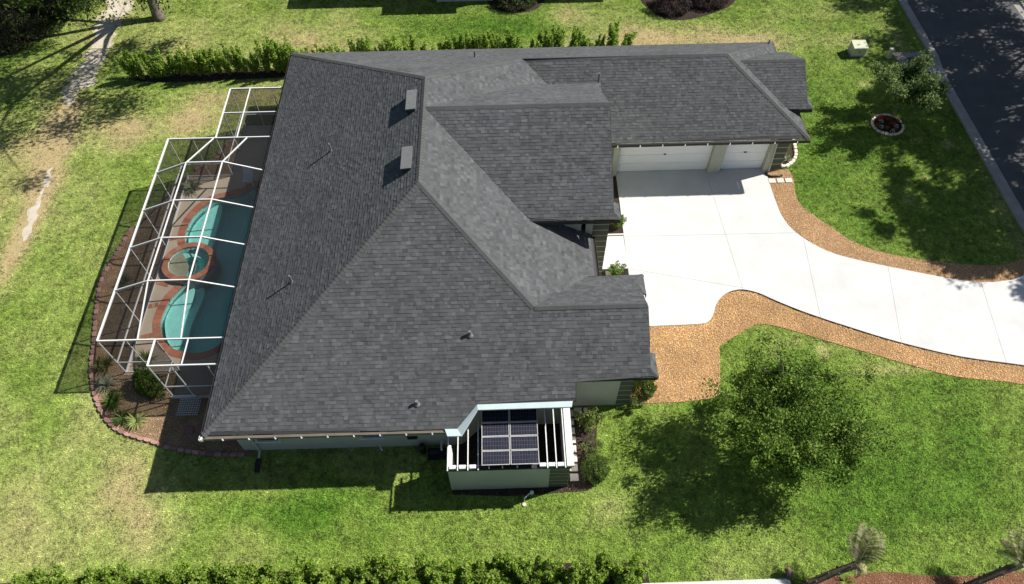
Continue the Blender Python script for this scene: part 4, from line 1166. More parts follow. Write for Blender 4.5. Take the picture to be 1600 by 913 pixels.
HEDGE_N = [(0.25, 0.38, 0.05), (0.27, 0.40, 0.06), (0.15, 0.25, 0.035), (0.33, 0.43, 0.09), (0.09, 0.15, 0.022)]
HEDGE_S = [(0.20, 0.31, 0.035), (0.25, 0.36, 0.055), (0.15, 0.25, 0.03), (0.10, 0.18, 0.022), (0.30, 0.38, 0.09)]
def make_hedge(kind, n_var, fn):
    return [fn(i) for i in range(n_var)]
def hedge_variant(i, h, r, n, stems, cols, size, name='leaves', spike=0.35):
    C, st = shrub_points(n, h, r, stems, spike=spike)
    ml = leaf_mesh(name, C, size, cols)
    s = MB()
    for (b0, t0, hh) in st: s.tube([(b0[0], b0[1], 0), ((b0[0]+t0[0])/2, (b0[1]+t0[1])/2, hh*0.5), (t0[0], t0[1], hh*0.9)], [0.018, 0.012, 0.004], 5)
    return ml, s
def place_hedge(variants, spots, name, labels, group, leafmat):
    srcs = []
    for ml, s in variants:
        ml.materials.append(leafmat)
        me = bpy.data.meshes.new('stems'); me.from_pydata(s.v, [], s.f); me.materials.append(M['bark'])
        srcs.append((ml, me))
    for i, (x, y, sc, hz) in enumerate(spots):
        t = thing(name, (x, y, 0.02), labels(i), 'hedge shrub', group)
        t.rotation_euler = (random.uniform(-.05, .05), random.uniform(-.05, .05), random.uniform(0, 6.28)); t.scale = (sc, sc, hz)
        ml, me = srcs[i % len(srcs)] if i < len(srcs) else random.choice(srcs)
        for nm, dm in (('foliage', ml), ('stems', me)):
            o = bpy.data.objects.new(nm, dm); COL.objects.link(o); o.parent = t
ORD = ['first', 'second', 'third', 'fourth', 'fifth', 'sixth', 'seventh', 'eighth', 'ninth', 'tenth', 'eleventh', 'twelfth', 'thirteenth', 'fourteenth', 'fifteenth', 'sixteenth', 'seventeenth', 'eighteenth', 'nineteenth', 'twentieth']
def ordinal(i):
    if i < 20: return ORD[i]
    tens = {2: 'twenty', 3: 'thirty', 4: 'forty', 5: 'fifty'}
    tie = {2: 'twentieth', 3: 'thirtieth', 4: 'fortieth', 5: 'fiftieth'}
    k = i+1
    return tie[k//10] if k % 10 == 0 else tens[k//10]+'-'+ORD[k % 10-1]
vN = [hedge_variant(i, random.uniform(1.9, 2.3), 0.52, 1700, random.choice((6, 7, 8)), HEDGE_N, 0.115, spike=0.5) for i in range(6)]
spN = []; x = -18.45
while x < 11.0:
    g = random.uniform(0.46, 0.70)
    spN.append((x+random.uniform(-.08, .08), 24.42+0.034*(x+18)+random.uniform(-.08, .08), random.uniform(0.85, 1.35), random.uniform(0.72, 1.18)*(1.0 if x < 5 else 0.95)))
    x += g
place_hedge(vN, spN, 'hedge_shrub', lambda i: 'bright green upright shrub, %s from the left in the hedge behind the house' % ordinal(i), 'shrubs of the hedge behind the house', M['leaf'])
vS = [hedge_variant(i, random.uniform(1.25, 1.6), 0.70, 2000, random.choice((8, 9, 10)), HEDGE_S, 0.115, spike=0.45) for i in range(6)]
spS = []; x = -13.9
while x < 8.2:
    big = 1.25 if -13 < x < -10.4 else 1.0
    spS.append((x+random.uniform(-.1, .1), -4.78+random.uniform(-.1, .1), random.uniform(0.85, 1.25), random.uniform(0.75, 1.2)*big))
    x += random.uniform(0.45, 0.75)
place_hedge(vS, spS, 'hedge_shrub', lambda i: 'leafy light green shrub, %s from the left in the hedge along the bottom' % ordinal(i), 'shrubs of the hedge along the bottom', M['leaf'])

def simple_plant(name, loc, C, size, cols, label, cat, stem=None, mat='leaf', aspect=0.5, group=None):
    t = thing(name, loc, label, cat, group)
    link_mesh('foliage', leaf_mesh('foliage', C, size, cols, aspect=aspect), M[mat], t)
    s = MB(); s.tube([(0, 0, -0.02), (0, 0, (stem or 0.3))], [0.03, 0.012], 6)
    me = bpy.data.meshes.new('stem'); me.from_pydata(s.v, [], s.f); link_mesh('stem', me, M['bark'], t)
    return t
DKG = [(0.05, 0.10, 0.018), (0.075, 0.14, 0.022), (0.035, 0.07, 0.014), (0.10, 0.17, 0.03)]
MIDG = [(0.09, 0.15, 0.03), (0.12, 0.19, 0.04), (0.065, 0.11, 0.022), (0.16, 0.20, 0.06)]
PURP = [(0.035, 0.022, 0.026), (0.05, 0.03, 0.034), (0.025, 0.02, 0.02), (0.06, 0.05, 0.04)]
C = dome_points(5200, 0.78, 0.55, 0.95, 0.05); C[:, :2] = C[:, :2] @ np.array([[0.75, 0.66], [-0.66, 0.75]]).T
simple_plant('round_shrub', (-12.2, 3.65, 0.02), C, 0.07, [(0.075, 0.13, 0.02), (0.10, 0.17, 0.025), (0.055, 0.10, 0.016)], 'clipped rounded shrub against the lower corner of the pool enclosure', 'shrub', 0.5)
simple_plant('round_shrub', (6.62, -0.72, 0.02), dome_points(4200, 0.52, 0.60, 1.05, 0.05), 0.07, MIDG, 'clipped rounded shrub beside the pale stepping pavers', 'shrub', 0.5)
simple_plant('loose_shrub', (6.5, 1.2, 0.02), shrub_points(1500, 1.0, 0.75, 9)[0], 0.10, [(0.16, 0.22, 0.05), (0.20, 0.25, 0.08), (0.10, 0.15, 0.03)], 'loose yellow green shrub near the stucco wall by the pavers', 'shrub', 0.4)
simple_plant('loose_shrub', (6.55, 0.25, 0.02), shrub_points(520, 0.7, 0.55, 7)[0], 0.09, [(0.15, 0.19, 0.06), (0.12, 0.14, 0.05)], 'thin sparse shrub between the clipped and the loose shrubs', 'shrub', 0.3)
simple_plant('corner_shrub', (9.0, 2.85, 0.02), dome_points(2600, 0.5, 0.6, 1.0, 0.05), 0.085, DKG, 'dark green shrub under the eave corner at the orange mulch', 'shrub', 0.5)
simple_plant('corner_shrub', (8.55, 2.0, 0.02), shrub_points(600, 0.8, 0.35, 5)[0], 0.08, MIDG, 'small pale shrub in front of the siding at the front wing', 'shrub', 0.3)
simple_plant('entry_shrub', (8.85, 11.9, 0.02), shrub_points(1100, 0.75, 0.6, 9)[0], 0.14, [(0.12, 0.20, 0.03), (0.16, 0.25, 0.05)], 'bright green shrub between driveway and entrance wall', 'shrub', 0.3, aspect=0.3)
simple_plant('entry_shrub', (8.55, 9.05, 0.02), shrub_points(800, 0.5, 0.55, 9)[0], 0.13, [(0.12, 0.20, 0.03), (0.17, 0.25, 0.06)], 'low green shrub at the lower edge of the entrance walk', 'shrub', 0.2, aspect=0.3)
simple_plant('purple_shrub', (4.4, 31.0, 0.02), dome_points(5200, 1.2, 1.0, 1.15, 0.0), 0.09, DKG+PURP, 'dark rounded shrub beside the neighbouring white wall', 'shrub', 0.6, 'leaf_dull')
simple_plant('purple_shrub', (14.5, 30.25, 0.02), dome_points(5600, 1.2, 1.2, 1.3, 0.0), 0.09, PURP, 'round dark purple shrub, left of the pair at the top edge', 'shrub', 0.6, 'leaf_dull')
simple_plant('purple_shrub', (17.0, 30.75, 0.02), dome_points(5200, 1.15, 1.1, 1.2, 0.0), 0.09, PURP, 'round dark purple shrub, right of the pair at the top edge', 'shrub', 0.6, 'leaf_dull')

def blade_plant(name, loc, n, length, width, cols, label, cat, droop=0.5, group=None, rise=0.5):
    """strap-leaved clump: each leaf an arching ribbon of three segments"""
    VV = []; FF = []; CC = []
    for i in range(n):
        a = random.uniform(0, 2*math.pi); L = length*random.uniform(0.65, 1.1); w = width*random.uniform(0.7, 1.2)
        el = random.uniform(0.35, 1.35)*rise*2
        p = Vector((0.05*math.cos(a), 0.05*math.sin(a), 0.02)); pts = [p]
        for k in range(4):
            e = el-droop*k*0.55
            p = p+Vector((math.cos(a)*math.cos(e), math.sin(a)*math.cos(e), math.sin(e)))*L/4
            p.z = max(p.z, 0.02+0.01*random.random()); pts.append(p)
        s = Vector((-math.sin(a), math.cos(a), 0))
        n0 = len(VV)
        for k, q in enumerate(pts):
            ww = w*(0.6, 1.0, 0.9, 0.6, 0.08)[k]
            VV += [tuple(q-s*ww/2), tuple(q+s*ww/2)]
        col = np.array(random.choice(cols))*random.uniform(0.8, 1.2)
        for k in range(4):
            FF.append((n0+2*k, n0+2*k+1, n0+2*k+3, n0+2*k+2)); CC.append(col)
    o = link_mesh(name, fast_mesh(name, VV, FF, CC), M['leaf'], None, loc)
    return tag(o, label, cat, group)
GRY = [(0.30, 0.33, 0.22), (0.24, 0.28, 0.16), (0.38, 0.40, 0.30)]
blade_plant('strap_plant', (-14.5, 4.75, 0.02), 120, 0.62, 0.03, [(0.10, 0.13, 0.035), (0.17, 0.17, 0.06), (0.24, 0.20, 0.09)], 'grassy olive clump at the outermost curve of the pool bed', 'plant')
blade_plant('strap_plant', (-14.15, 3.75, 0.02), 90, 0.60, 0.03, GRY, 'silvery strap leaved clump below the olive grassy clump', 'plant')
blade_plant('strap_plant', (-13.55, 2.95, 0.02), 130, 0.62, 0.03, DKG, 'dark green grassy clump in the shade below the enclosure corner', 'plant')
blade_plant('strap_plant', (-12.95, 2.15, 0.02), 90, 0.52, 0.035, [(0.09, 0.15, 0.04), (0.06, 0.11, 0.03)], 'green strap leaved plant left of the lime plant in the pool bed', 'plant')
blade_plant('strap_plant', (-12.35, 2.0, 0.02), 80, 0.52, 0.04, [(0.32, 0.38, 0.12), (0.40, 0.44, 0.20), (0.24, 0.32, 0.08)], 'lime green strap leaved plant near the red edging', 'plant')
blade_plant('strap_plant', (-13.0, 15.25, 0.05), 55, 0.68, 0.06, [(0.16, 0.20, 0.10), (0.22, 0.25, 0.14)], 'pale spiky plant inside the enclosure at its upper corner', 'plant')
blade_plant('strap_plant', (-12.7, 4.95, 0.05), 110, 0.55, 0.03, [(0.16, 0.20, 0.06), (0.12, 0.16, 0.05)], 'grassy plant inside the enclosure behind its lower wall', 'plant')
blade_plant('strap_plant', (18.55, 16.3, 0.05), 34, 0.34, 0.03, GRY, 'small grey spiky plant inside the white stone edging', 'plant')
blade_plant('strap_plant', (-14.9, 9.3, 0.02), 80, 0.5, 0.03, DKG, 'dark grassy clump beside the enclosure in the shaded bed', 'plant')

# ---- trees
def grow_tree(rootp, height, spread, trunk_r, levels, seed, first=0.35, n_main=5, up=0.5, leaf_per=60, leaf_rad=0.5, lean=(0, 0), twig_levels=(2, 3)):
    rd = random.Random(seed)
    br = MB(); tips = []
    def seg(p, d, L, r, lvl):
        pts = [p]; rad = [r]; dd = d.copy()
        nseg = 4
        for k in range(nseg):
            dd = (dd+Vector((rd.gauss(0, .13), rd.gauss(0, .13), rd.gauss(0.03, .07)))).normalized()
            p = p+dd*L/nseg; pts.append(p); rad.append(r*(1-0.55*(k+1)/nseg))
            if lvl >= 1 and k >= 1 or lvl >= levels: tips.append((p.copy(), lvl))
        br.tube(pts, rad, 8 if lvl == 0 else (6 if lvl == 1 else 4))
        if lvl < levels:
            nb = n_main if lvl == 0 else rd.randint(2, 4)
            off = rd.uniform(0, 6.28)
            for b2 in range(nb):
                f = 1.0 if lvl == 0 else rd.uniform(0.45, 1.0)
                idx_ = max(1, min(nseg, int(round(f*nseg))))
                base = pts[idx_]
                a = off+2*math.pi*b2/nb+rd.uniform(-.4, .4)
                if lvl == 0:
                    nd = Vector((math.cos(a)*spread, math.sin(a)*spread, up+rd.uniform(-.15, .25))).normalized()
                    nl = (height-L)*rd.uniform(0.55, 0.8)
                else:
                    nd = (dd*0.75+Vector((math.cos(a), math.sin(a), rd.uniform(-.15, .6)))*0.75).normalized()
                    nl = L*rd.uniform(0.5, 0.75)
                seg(base, nd, nl, rad[idx_]*rd.uniform(0.55, 0.75), lvl+1)
    seg(Vector((0, 0, -0.05)), Vector((lean[0], lean[1], 1)).normalized(), height*first, trunk_r, 0)
    cents = []
    for (p, lvl) in tips:
        if lvl in twig_levels or lvl >= levels:
            m_ = leaf_per
            q = rng.normal(0, leaf_rad*0.5, (m_, 3)); q[:, 2] *= 0.7
            cents.append(np.array(p)[None, :]+q)
    return br, np.concatenate(cents)
def tree(name, loc, label, cat, cols, leaf_size, mat='leaf', group=None, prune=None, **kw):
    t = thing(name, loc, label, cat, group)
    br, C = grow_tree(loc, **kw)
    if prune is not None: C = C[prune(C)]
    o = br.build('trunk', M['bark'], None, smooth=True); o.parent = t
    link_mesh('crown', leaf_mesh('crown', C, leaf_size, cols), M[mat], t)
    return t
tree('young_tree', (25.2, 19.25, 0.0), 'small grey green tree rising from the stone ringed flower bed', 'tree',
     [(0.12, 0.18, 0.05), (0.16, 0.22, 0.07), (0.08, 0.125, 0.035), (0.23, 0.28, 0.12), (0.06, 0.10, 0.028)], 0.145,
     height=3.5, spread=0.8, trunk_r=0.04, levels=2, seed=9, first=0.36, n_main=6, up=0.6, leaf_per=170, leaf_rad=0.40, twig_levels=(1, 2))

# live oak at the dirt path: short thick trunk, several limbs, high crown
def oak(loc, label, seed, fork, limbs, top, radius, group=None, n_leaf=26000, trunk_r=0.32, lean=(0, 0), keep=None, clus=70, name='oak_tree', centre=(0, 0), leaf=0.16, cols=None, flat=0.45, tight=0.13, low=()):
    rd = random.Random(seed)
    t = thing(name, loc, label, 'tree', group)
    br = MB()
    f = Vector((lean[0]*fork, lean[1]*fork, fork))
    br.tube([(0, 0, -0.1), (lean[0]*0.2, lean[1]*0.2, 0.25), f*0.55, f], [trunk_r*1.5, trunk_r*1.08, trunk_r*0.95, trunk_r*1.15], 12)
    anchors = []
    for k in range(limbs):
        a = 2*math.pi*k/limbs+rd.uniform(-.3, .3)
        rr = radius*rd.uniform(0.55, 0.9)
        e = Vector((centre[0]+rr*math.cos(a), centre[1]+rr*math.sin(a), top*rd.uniform(0.62, 0.88)))
        m1 = f.lerp(e, 0.35)+Vector((0, 0, (top-fork)*0.06)); m2 = f.lerp(e, 0.7)+Vector((rd.uniform(-.4, .4), rd.uniform(-.4, .4), (top-fork)*0.10))
        r0 = trunk_r*rd.uniform(0.42, 0.6)
        br.tube([f-Vector((0, 0, 0.15)), m1, m2, e], [r0, r0*0.75, r0*0.45, 0.03], 7)
        for q in (m2, e, m1.lerp(m2, .6)):
            for w in range(3):
                b2 = q+Vector((rd.gauss(0, radius*.22), rd.gauss(0, radius*.22), rd.uniform(0, (top-fork)*.16)))
                br.tube([q, q.lerp(b2, .5)+Vector((0, 0, .1)), b2], [r0*0.3, r0*.18, 0.01], 4)
                anchors.append(b2)
        anchors += [e, m2]
    # extra clumps through the crown volume
    for k in range(clus):
        a = rd.uniform(0, 6.283); q = radius*math.sqrt(rd.random())
        z = fork+(top-fork)*(flat+(1-flat)*rd.random()*math.sqrt(max(0.05, 1-(q/radius)**2)))
        anchors.append(Vector((centre[0]+q*math.cos(a), centre[1]+q*math.sin(a), z)))
    A = np.array([tuple(v) for v in anchors]); n = n_leaf//len(A)
    C = (A[:, None, :]+rng.normal(0, 1, (len(A), n, 3))*np.array([0.55, 0.55, 0.34])*radius*tight*rng.uniform(.6, 1.3, (len(A), 1, 1))).reshape(-1, 3)
    C = C[C[:, 2] > fork*0.9]
    if keep is not None: C = C[keep(C+np.array(loc))]
    for q in low:
        br.tube([tuple(f*0.8), tuple((f*0.8+Vector(q))/2+Vector((0, 0, .15))), q], [0.05, 0.03, 0.01], 5)
        C = np.concatenate([C, np.array(q)+rng.normal(0, 0.22, (160, 3))])
    o = br.build('trunk', M['bark'], None, smooth=True); o.parent = t
    link_mesh('crown', leaf_mesh('crown', C, leaf, cols or [(0.05, 0.085, 0.018), (0.07, 0.115, 0.024), (0.035, 0.06, 0.013), (0.09, 0.13, 0.03)]), M['leaf'], t)
    return t
def outside_frame(margin=20):
    def k(W):
        d = W-np.array([3.2065, -11.2889, 27.8466])
        dep = d@np.array(FW); u = (d@np.array(RT))/dep*1127.26; v = (d@np.array(UP))/dep*1127.26
        return (np.abs(u) > 800+margin) | (v > 456+margin)
    return k
SHX, SHY = math.sin(AZ)/math.tan(EL), math.cos(AZ)/math.tan(EL)
OAK_LIT_GROUND = [(-24.0, 33.0), (-18.0, 34.0), (-18.2, 30.2), (-20.9, 27.6), (-22.6, 26.9), (-23.8, 27.4), (-24.6, 29.2)]
def oak_shade_cut(W):          # crown leaves left out where their shadow would fall on the sunlit path
    return ~inside(OAK_LIT_GROUND, W[:, 0]-SHX*W[:, 2], W[:, 1]-SHY*W[:, 2])
oak((-18.6, 30.4, 0), 'large oak with forking grey trunk beside the dirt path', 3, 2.7, 6, 11.5, 8.2, n_leaf=52000, trunk_r=0.33, lean=(0.03, 0.12), clus=95, centre=(1.4, -1.0), leaf=0.19, keep=oak_shade_cut, low=[(-0.75, 0.35, 1.9), (-1.0, 0.5, 2.3), (-0.55, 0.1, 1.5), (0.5, 0.6, 2.4)])
oak((14.15, 0.15, 0), 'broad leafy tree on the lower front lawn with a thin open crown', 31, 1.25, 8, 4.4, 2.62, n_leaf=36000, trunk_r=0.10, clus=125, name='lawn_tree', leaf=0.115, flat=0.22, tight=0.14,
    cols=[(0.075, 0.145, 0.020), (0.11, 0.195, 0.028), (0.048, 0.095, 0.015), (0.17, 0.27, 0.045), (0.25, 0.34, 0.07)])

# oaks on the far side of the road: their crowns are out of view, their shade is not
for k, (x, y, top, rad, sd, cen) in enumerate(((41.0, 36.0, 13, 5.6, 21, (0, 0)), (41.2, 27.5, 13, 5.4, 22, (0, 0)), (39.2, 16.0, 14, 4.3, 23, (-1.6, 0)), (41.0, 45, 13, 5.4, 24, (0, 0)), (40.2, 22.5, 14, 3.8, 25, (-2.2, 0)), (42, 12.5, 12.5, 5.0, 26, (0, 0)))):
    oak((x, y, 0), ['oak across the road shading the asphalt at the top right', 'oak across the road shading the kerb by the drain', 'oak across the road whose shadow reaches the front lawn', 'farthest oak across the road beyond the top edge', 'oak across the road shading the lawn beside the ringed flower bed', 'oak across the road beyond the right edge by the driveway mouth'][k],
        sd, 3.4, 6, top, rad, 'oaks across the road', n_leaf=30000, trunk_r=0.28, clus=80, leaf=0.25, centre=cen)

# thicket by the path
def thicket(x, y, rx, ry, h, n, cols, label, twigs=60):
    t = thing('thicket_bush', (x, y, 0), label, 'bush', 'bushes of the thicket by the dirt path')
    link_mesh('foliage', leaf_mesh('foliage', dome_points(n, rx, ry, h, 0.0, 0.35, 0.25), 0.14, cols), M['leaf_dull'], t)
    s = MB()
    for i in range(twigs):
        a = random.uniform(0, 6.28); q = random.random()**.5*0.6
        p0 = Vector((rx*q*math.cos(a), ry*q*math.sin(a), 0)); p1 = Vector((rx*q*1.5*math.cos(a+.2), ry*q*1.5*math.sin(a+.2), h*random.uniform(0.7, 1.15)))
        s.tube([p0, p0.lerp(p1, .5)+Vector((0, 0, .2)), p1], [0.02, 0.012, 0.004], 4)
    me = bpy.data.meshes.new('twigs'); me.from_pydata(s.v, [], s.f); link_mesh('twigs', me, M['bark'], t)
TH = [(0.05, 0.075, 0.02), (0.075, 0.085, 0.035), (0.10, 0.09, 0.05), (0.035, 0.055, 0.015)]
for (x, y, rx, ry, h, lb) in ((-25.6, 31.2, 1.8, 1.4, 2.0, 'leafy thicket bush nearest the path at the top edge'), (-28.2, 30.6, 2.0, 1.5, 2.2, 'brushy thicket bush in the top left corner'),
                              (-26.6, 29.0, 1.6, 1.1, 1.3, 'low twiggy bush at the lower edge of the thicket'), (-29.2, 28.3, 1.5, 1.3, 1.5, 'dark bush at the left border below the corner'),
                              (-27.6, 27.6, 1.5, 1.0, 1.0, 'lowest twiggy bush, farthest down the shaded thicket edge'), (-24.6, 32.3, 1.6, 1.4, 2.2, 'taller thicket bush overhanging the path side'), (-30.5, 32.5, 2.4, 2.0, 2.8, 'tall thicket bush beyond the top left corner')):
    thicket(x, y, rx, ry, h, 5200, TH, lb)
blade_plant('dry_grass', (-26.4, 28.4, 0.02), 160, 1.1, 0.03, [(0.26, 0.21, 0.12), (0.18, 0.15, 0.08)], 'dry tan grass tussock in front of the thicket', 'grass', 0.4)

# palms at the bottom right
def frond(parent, base, az, el, L, cols, n=26, droop=0.9):
    VV = []; FF = []; CC = []
    p = Vector(base); spine = [p.copy()]
    ns_ = 10
    for k in range(ns_):
        e = el-droop*(k/ns_)**1.4
        p = p+Vector((math.cos(az)*math.cos(e), math.sin(az)*math.cos(e), math.sin(e)))*L/ns_; spine.append(p.copy())
    side = Vector((-math.sin(az), math.cos(az), 0))
    for k in range(n):
        f = 0.12+0.88*k/n; i = min(ns_-1, int(f*ns_)); q = spine[i].lerp(spine[i+1], f*ns_-i); d = (spine[i+1]-spine[i]).normalized()
        ll = L*0.34*math.sin(math.pi*min(1, 0.18+0.78*f))*random.uniform(0.85, 1.1)
        for s in (-1, 1):
            v = (side*s*0.85+d*0.55+Vector((0, 0, 0.12))).normalized()
            m_ = q+v*ll*0.55; e2 = q+v*ll-Vector((0, 0, ll*0.28)); w = d*0.013
            n0 = len(VV); VV += [tuple(q-w), tuple(q+w), tuple(m_+w*1.2), tuple(m_-w*1.2), tuple(e2+w*0.1), tuple(e2-w*0.1)]
            col = np.array(random.choice(cols))*random.uniform(0.8, 1.2)
            FF += [(n0, n0+1, n0+2, n0+3), (n0+3, n0+2, n0+4, n0+5)]; CC += [col, col]
    fo = link_mesh('frond', fast_mesh('frond', VV, FF, CC), M['leaf'], parent)
    s = MB(); s.tube(spine, [0.018*(1-0.8*i/ns_) for i in range(ns_+1)], 5)
    me = bpy.data.meshes.new('midrib'); me.from_pydata(s.v, [], s.f); link_mesh('midrib', me, M['rib'], fo)
def palm(loc, pts, label, azs):
    t = thing('palm_tree', loc, label, 'palm', 'palms in the red mulch')
    s = MB(); s.tube(pts, [0.15, 0.13, 0.12, 0.13, 0.15][:len(pts)], 10)
    for i in range(26):
        f = i/26*(len(pts)-1); k = min(len(pts)-2, int(f)); q = Vector(pts[k]).lerp(Vector(pts[k+1]), f-k); a = i*2.4
        o_ = Vector((math.cos(a), math.sin(a), 0))
        s.bar(q+o_*0.10, q+o_*0.17+Vector((0, 0, 0.08)), 0.06, 0.02)
    me = bpy.data.meshes.new('trunk'); me.from_pydata(s.v, [], s.f); link_mesh('trunk', me, M['palmbark'], t)
    for az, el, L, cl in azs: frond(t, pts[-1], az, el, L, cl)
PG = [(0.12, 0.18, 0.045), (0.16, 0.21, 0.06), (0.08, 0.13, 0.03)]
PD = [(0.46, 0.40, 0.25), (0.38, 0.33, 0.19), (0.52, 0.46, 0.31), (0.20, 0.21, 0.07)]
pd_ = lambda *a: math.radians(a[0])
palm((13.55, -5.5, 0), [(0, 0, -0.05), (0.35, 0.2, 0.5), (1.05, 0.40, 1.05), (1.75, 0.54, 1.55)], 'leaning palm with fading fronds, left of the two at the bottom right',
     [(pd_(62), 1.0, 1.5, PG+PD), (pd_(80), 0.95, 1.55, PD), (pd_(45), 0.9, 1.5, PD+PG), (pd_(70), 0.6, 1.3, PG), (pd_(28), 0.8, 1.2, PG+PD), (pd_(100), 0.8, 1.1, PD), (pd_(-80), -0.6, 0.6, PD), (pd_(-20), -0.3, 0.6, PD)])
palm((19.2, -5.65, 0), [(0, 0, -0.05), (0.5, 0.15, 0.5), (1.15, 0.36, 1.05), (1.85, 0.54, 1.55)], 'leaning palm cut by the right border, right of the two at the bottom right',
     [(pd_(60), 1.0, 1.4, PG), (pd_(80), 0.9, 1.5, PD+PG), (pd_(40), 0.9, 1.4, PG), (pd_(105), 0.8, 1.3, PD+PG), (pd_(150), 0.4, 0.9, PG), (pd_(115), 0.4, 1.0, PD), (pd_(-60), -0.2, 0.8, PD)])
blade_plant('ground_plant', (13.85, -5.15, 0.02), 60, 0.45, 0.035, HEDGE_S, 'small green plant at the foot of the left palm', 'plant')
blade_plant('ground_plant', (15.4, -5.2, 0.02), 40, 0.4, 0.03, HEDGE_S, 'small yellow green plant right of the left palm trunk', 'plant')
m_ = MB(); m_.tube([(13.35, -4.95, -0.02), (13.4, -4.9, 0.15), (13.28, -4.8, 0.38), (13.22, -4.74, 0.5)], [0.14, 0.12, 0.13, 0.06], 9)
tag(m_.build('palm_stump', M['palmbark']), 'short brown palm stump at the end of the footpath', 'stump')

# ------------------------------------------------------------------ borders, pavers and small things
def stone(parent, x, y, ang, L, W, H, col, mat, scallop=True):
    b_ = MB(); c, s = math.cos(ang), math.sin(ang)
    pts = [(-L/2, -W/2), (L/2, -W/2), (L/2, W*0.2), (L*0.28, W*0.5), (-L*0.28, W*0.5), (-L/2, W*0.2)] if scallop else [(-L/2, -W*0.45), (-L*0.38, -W/2), (L*0.42, -W/2), (L/2, -W*0.3), (L/2, W*0.4), (L*0.36, W/2), (-L*0.4, W/2), (-L/2, W*0.34)]
    k = random.uniform(0.9, 1.1); zt = 0.03+H*random.uniform(0.85, 1.15)
    low = [(x+(px*c-py*s), y+(px*s+py*c), 0.0) for px, py in pts]
    top = [(x+(px*c-py*s)*0.94+0.0, y+(px*s+py*c)*0.94, zt) for px, py in pts]
    top = [(x+(q[0]-x), y+(q[1]-y), q[2]) for q in [((x+(px*0.9*c-py*0.9*s)), (y+(px*0.9*s+py*0.9*c)), zt) for px, py in pts]]
    mid = [(x+(px*c-py*s), y+(px*s+py*c), zt-0.02) for px, py in pts]
    b_.hexa(low, mid, col); b_.f.pop(1); b_.c.pop(1)
    b_.hexa(mid, top, col); b_.f.pop(-len(pts)-2); b_.c.pop(-len(pts)-2)
    b_.build('stone', M[mat], parent)
def stone_line(line, step, parent, L, W, H, cols, mat, scallop=True, side=1):
    acc = 0.0; prev = line[0]
    for q in line[1:]:
        d = math.hypot(q[0]-prev[0], q[1]-prev[1])
        while acc+d >= step:
            t = (step-acc)/d; prev = (prev[0]+(q[0]-prev[0])*t, prev[1]+(q[1]-prev[1])*t)
            a = math.atan2(q[1]-prev[1], q[0]-prev[0])
            f = random.uniform(0.85, 1.15); col = tuple(x*f for x in random.choice(cols))
            stone(parent, prev[0]+random.uniform(-.01, .01), prev[1]+random.uniform(-.01, .01), a+(math.pi if side < 0 else 0)+random.uniform(-.06, .06), L, W, H, col, mat, scallop)
            d = math.hypot(q[0]-prev[0], q[1]-prev[1]); acc = 0.0
        acc += d; prev = q
REDS = [(0.25, 0.135, 0.118), (0.31, 0.18, 0.155), (0.20, 0.11, 0.10), (0.34, 0.20, 0.18)]
t = thing('bed_border', (-14, 5, 0), 'curved border of dull red scalloped stones round the pool bed', 'garden border')
stone_line(POOLBED_EDGE[6:], 0.315, t, 0.295, 0.16, 0.08, REDS, 'redstone', True, -1)
t = thing('bed_border', (-12.3, 17.4, 0), 'short border of red stones in the step of the pool enclosure', 'garden border')
stone_line([(-13.3, 16.5), (-12.8, 17.05), (-12.3, 17.3), (-12.0, 18.2), (-11.6, 18.9)], 0.32, t, 0.30, 0.17, 0.10, REDS, 'redstone')
# stepping squares of the same stone in the bed
for k, (x, y) in enumerate(((-10.1, 1.55), (-9.6, 1.6), (-9.05, 1.65), (-8.5, 1.15), (-8.05, 1.1))):
    m_ = MB(); m_.box(x-0.2, y-0.2, 0.0, x+0.2, y+0.2, 0.06, (0.20, 0.10, 0.09))
    tag(m_.build('stepping_stone', M['redstone'], bevel=0.012), 'dark red square stepping stone, %s from the left below the enclosure' % ordinal(k), 'stepping stone', 'red stepping stones in the pool bed')
PALE = [(0.60, 0.52, 0.42), (0.66, 0.60, 0.51), (0.54, 0.46, 0.37), (0.62, 0.56, 0.48)]
t = thing('bed_border', (18.9, 16.4, 0), 'curved border of cream stones at the garage corner', 'garden border')
stone_line(smooth_line([(17.95, 15.78), (18.38, 15.84), (18.71, 16.07), (18.97, 16.39), (19.12, 16.73), (19.17, 17.07), (19.24, 17.46), (19.25, 17.9)], 5), 0.26, t, 0.22, 0.17, 0.10, PALE, 'palestone', False)
fill_loops('garden_bed', [[(17.96, 15.6), (18.4, 15.8), (18.95, 16.3), (19.2, 17.2), (19.2, 18.0), (18.4, 18.0), (18.4, 16.9), (17.96, 16.9)]], 0.034, M['mulch_dark'], thick=0.03, kind='structure')
for k, x in enumerate((17.38, 17.82, 18.25)):
    m_ = MB(); m_.box(x-0.18, 14.66, 0.02, x+0.18, 14.96, 0.075)
    tag(m_.build('stepping_stone', M['paver'], bevel=0.01), '%s of three cream pavers in the mulch by the garage' % ['leftmost', 'middle', 'rightmost'][k], 'paver', 'cream pavers by the garage')
m_ = MB(); m_.tube([(17.15, 15.33, 0.14), (17.22, 15.2, 0.09), (17.4, 15.1, 0.08), (17.7, 15.1, 0.08), (18.0, 15.16, 0.08)], 0.055, 9)
tag(m_.build('drain_pipe', M['black'], smooth=True), 'short black corrugated drain pipe at the foot of the garage corner', 'pipe')
m_ = MB(); m_.tube([(18.08, 15.92, 0.02), (18.08, 15.92, 0.12), (18.08, 15.92, 0.36)], [0.09, 0.085, 0.01], 8)
tag(m_.build('garden_light', M['white']), 'small white cone light beside the cream stone border', 'garden light')
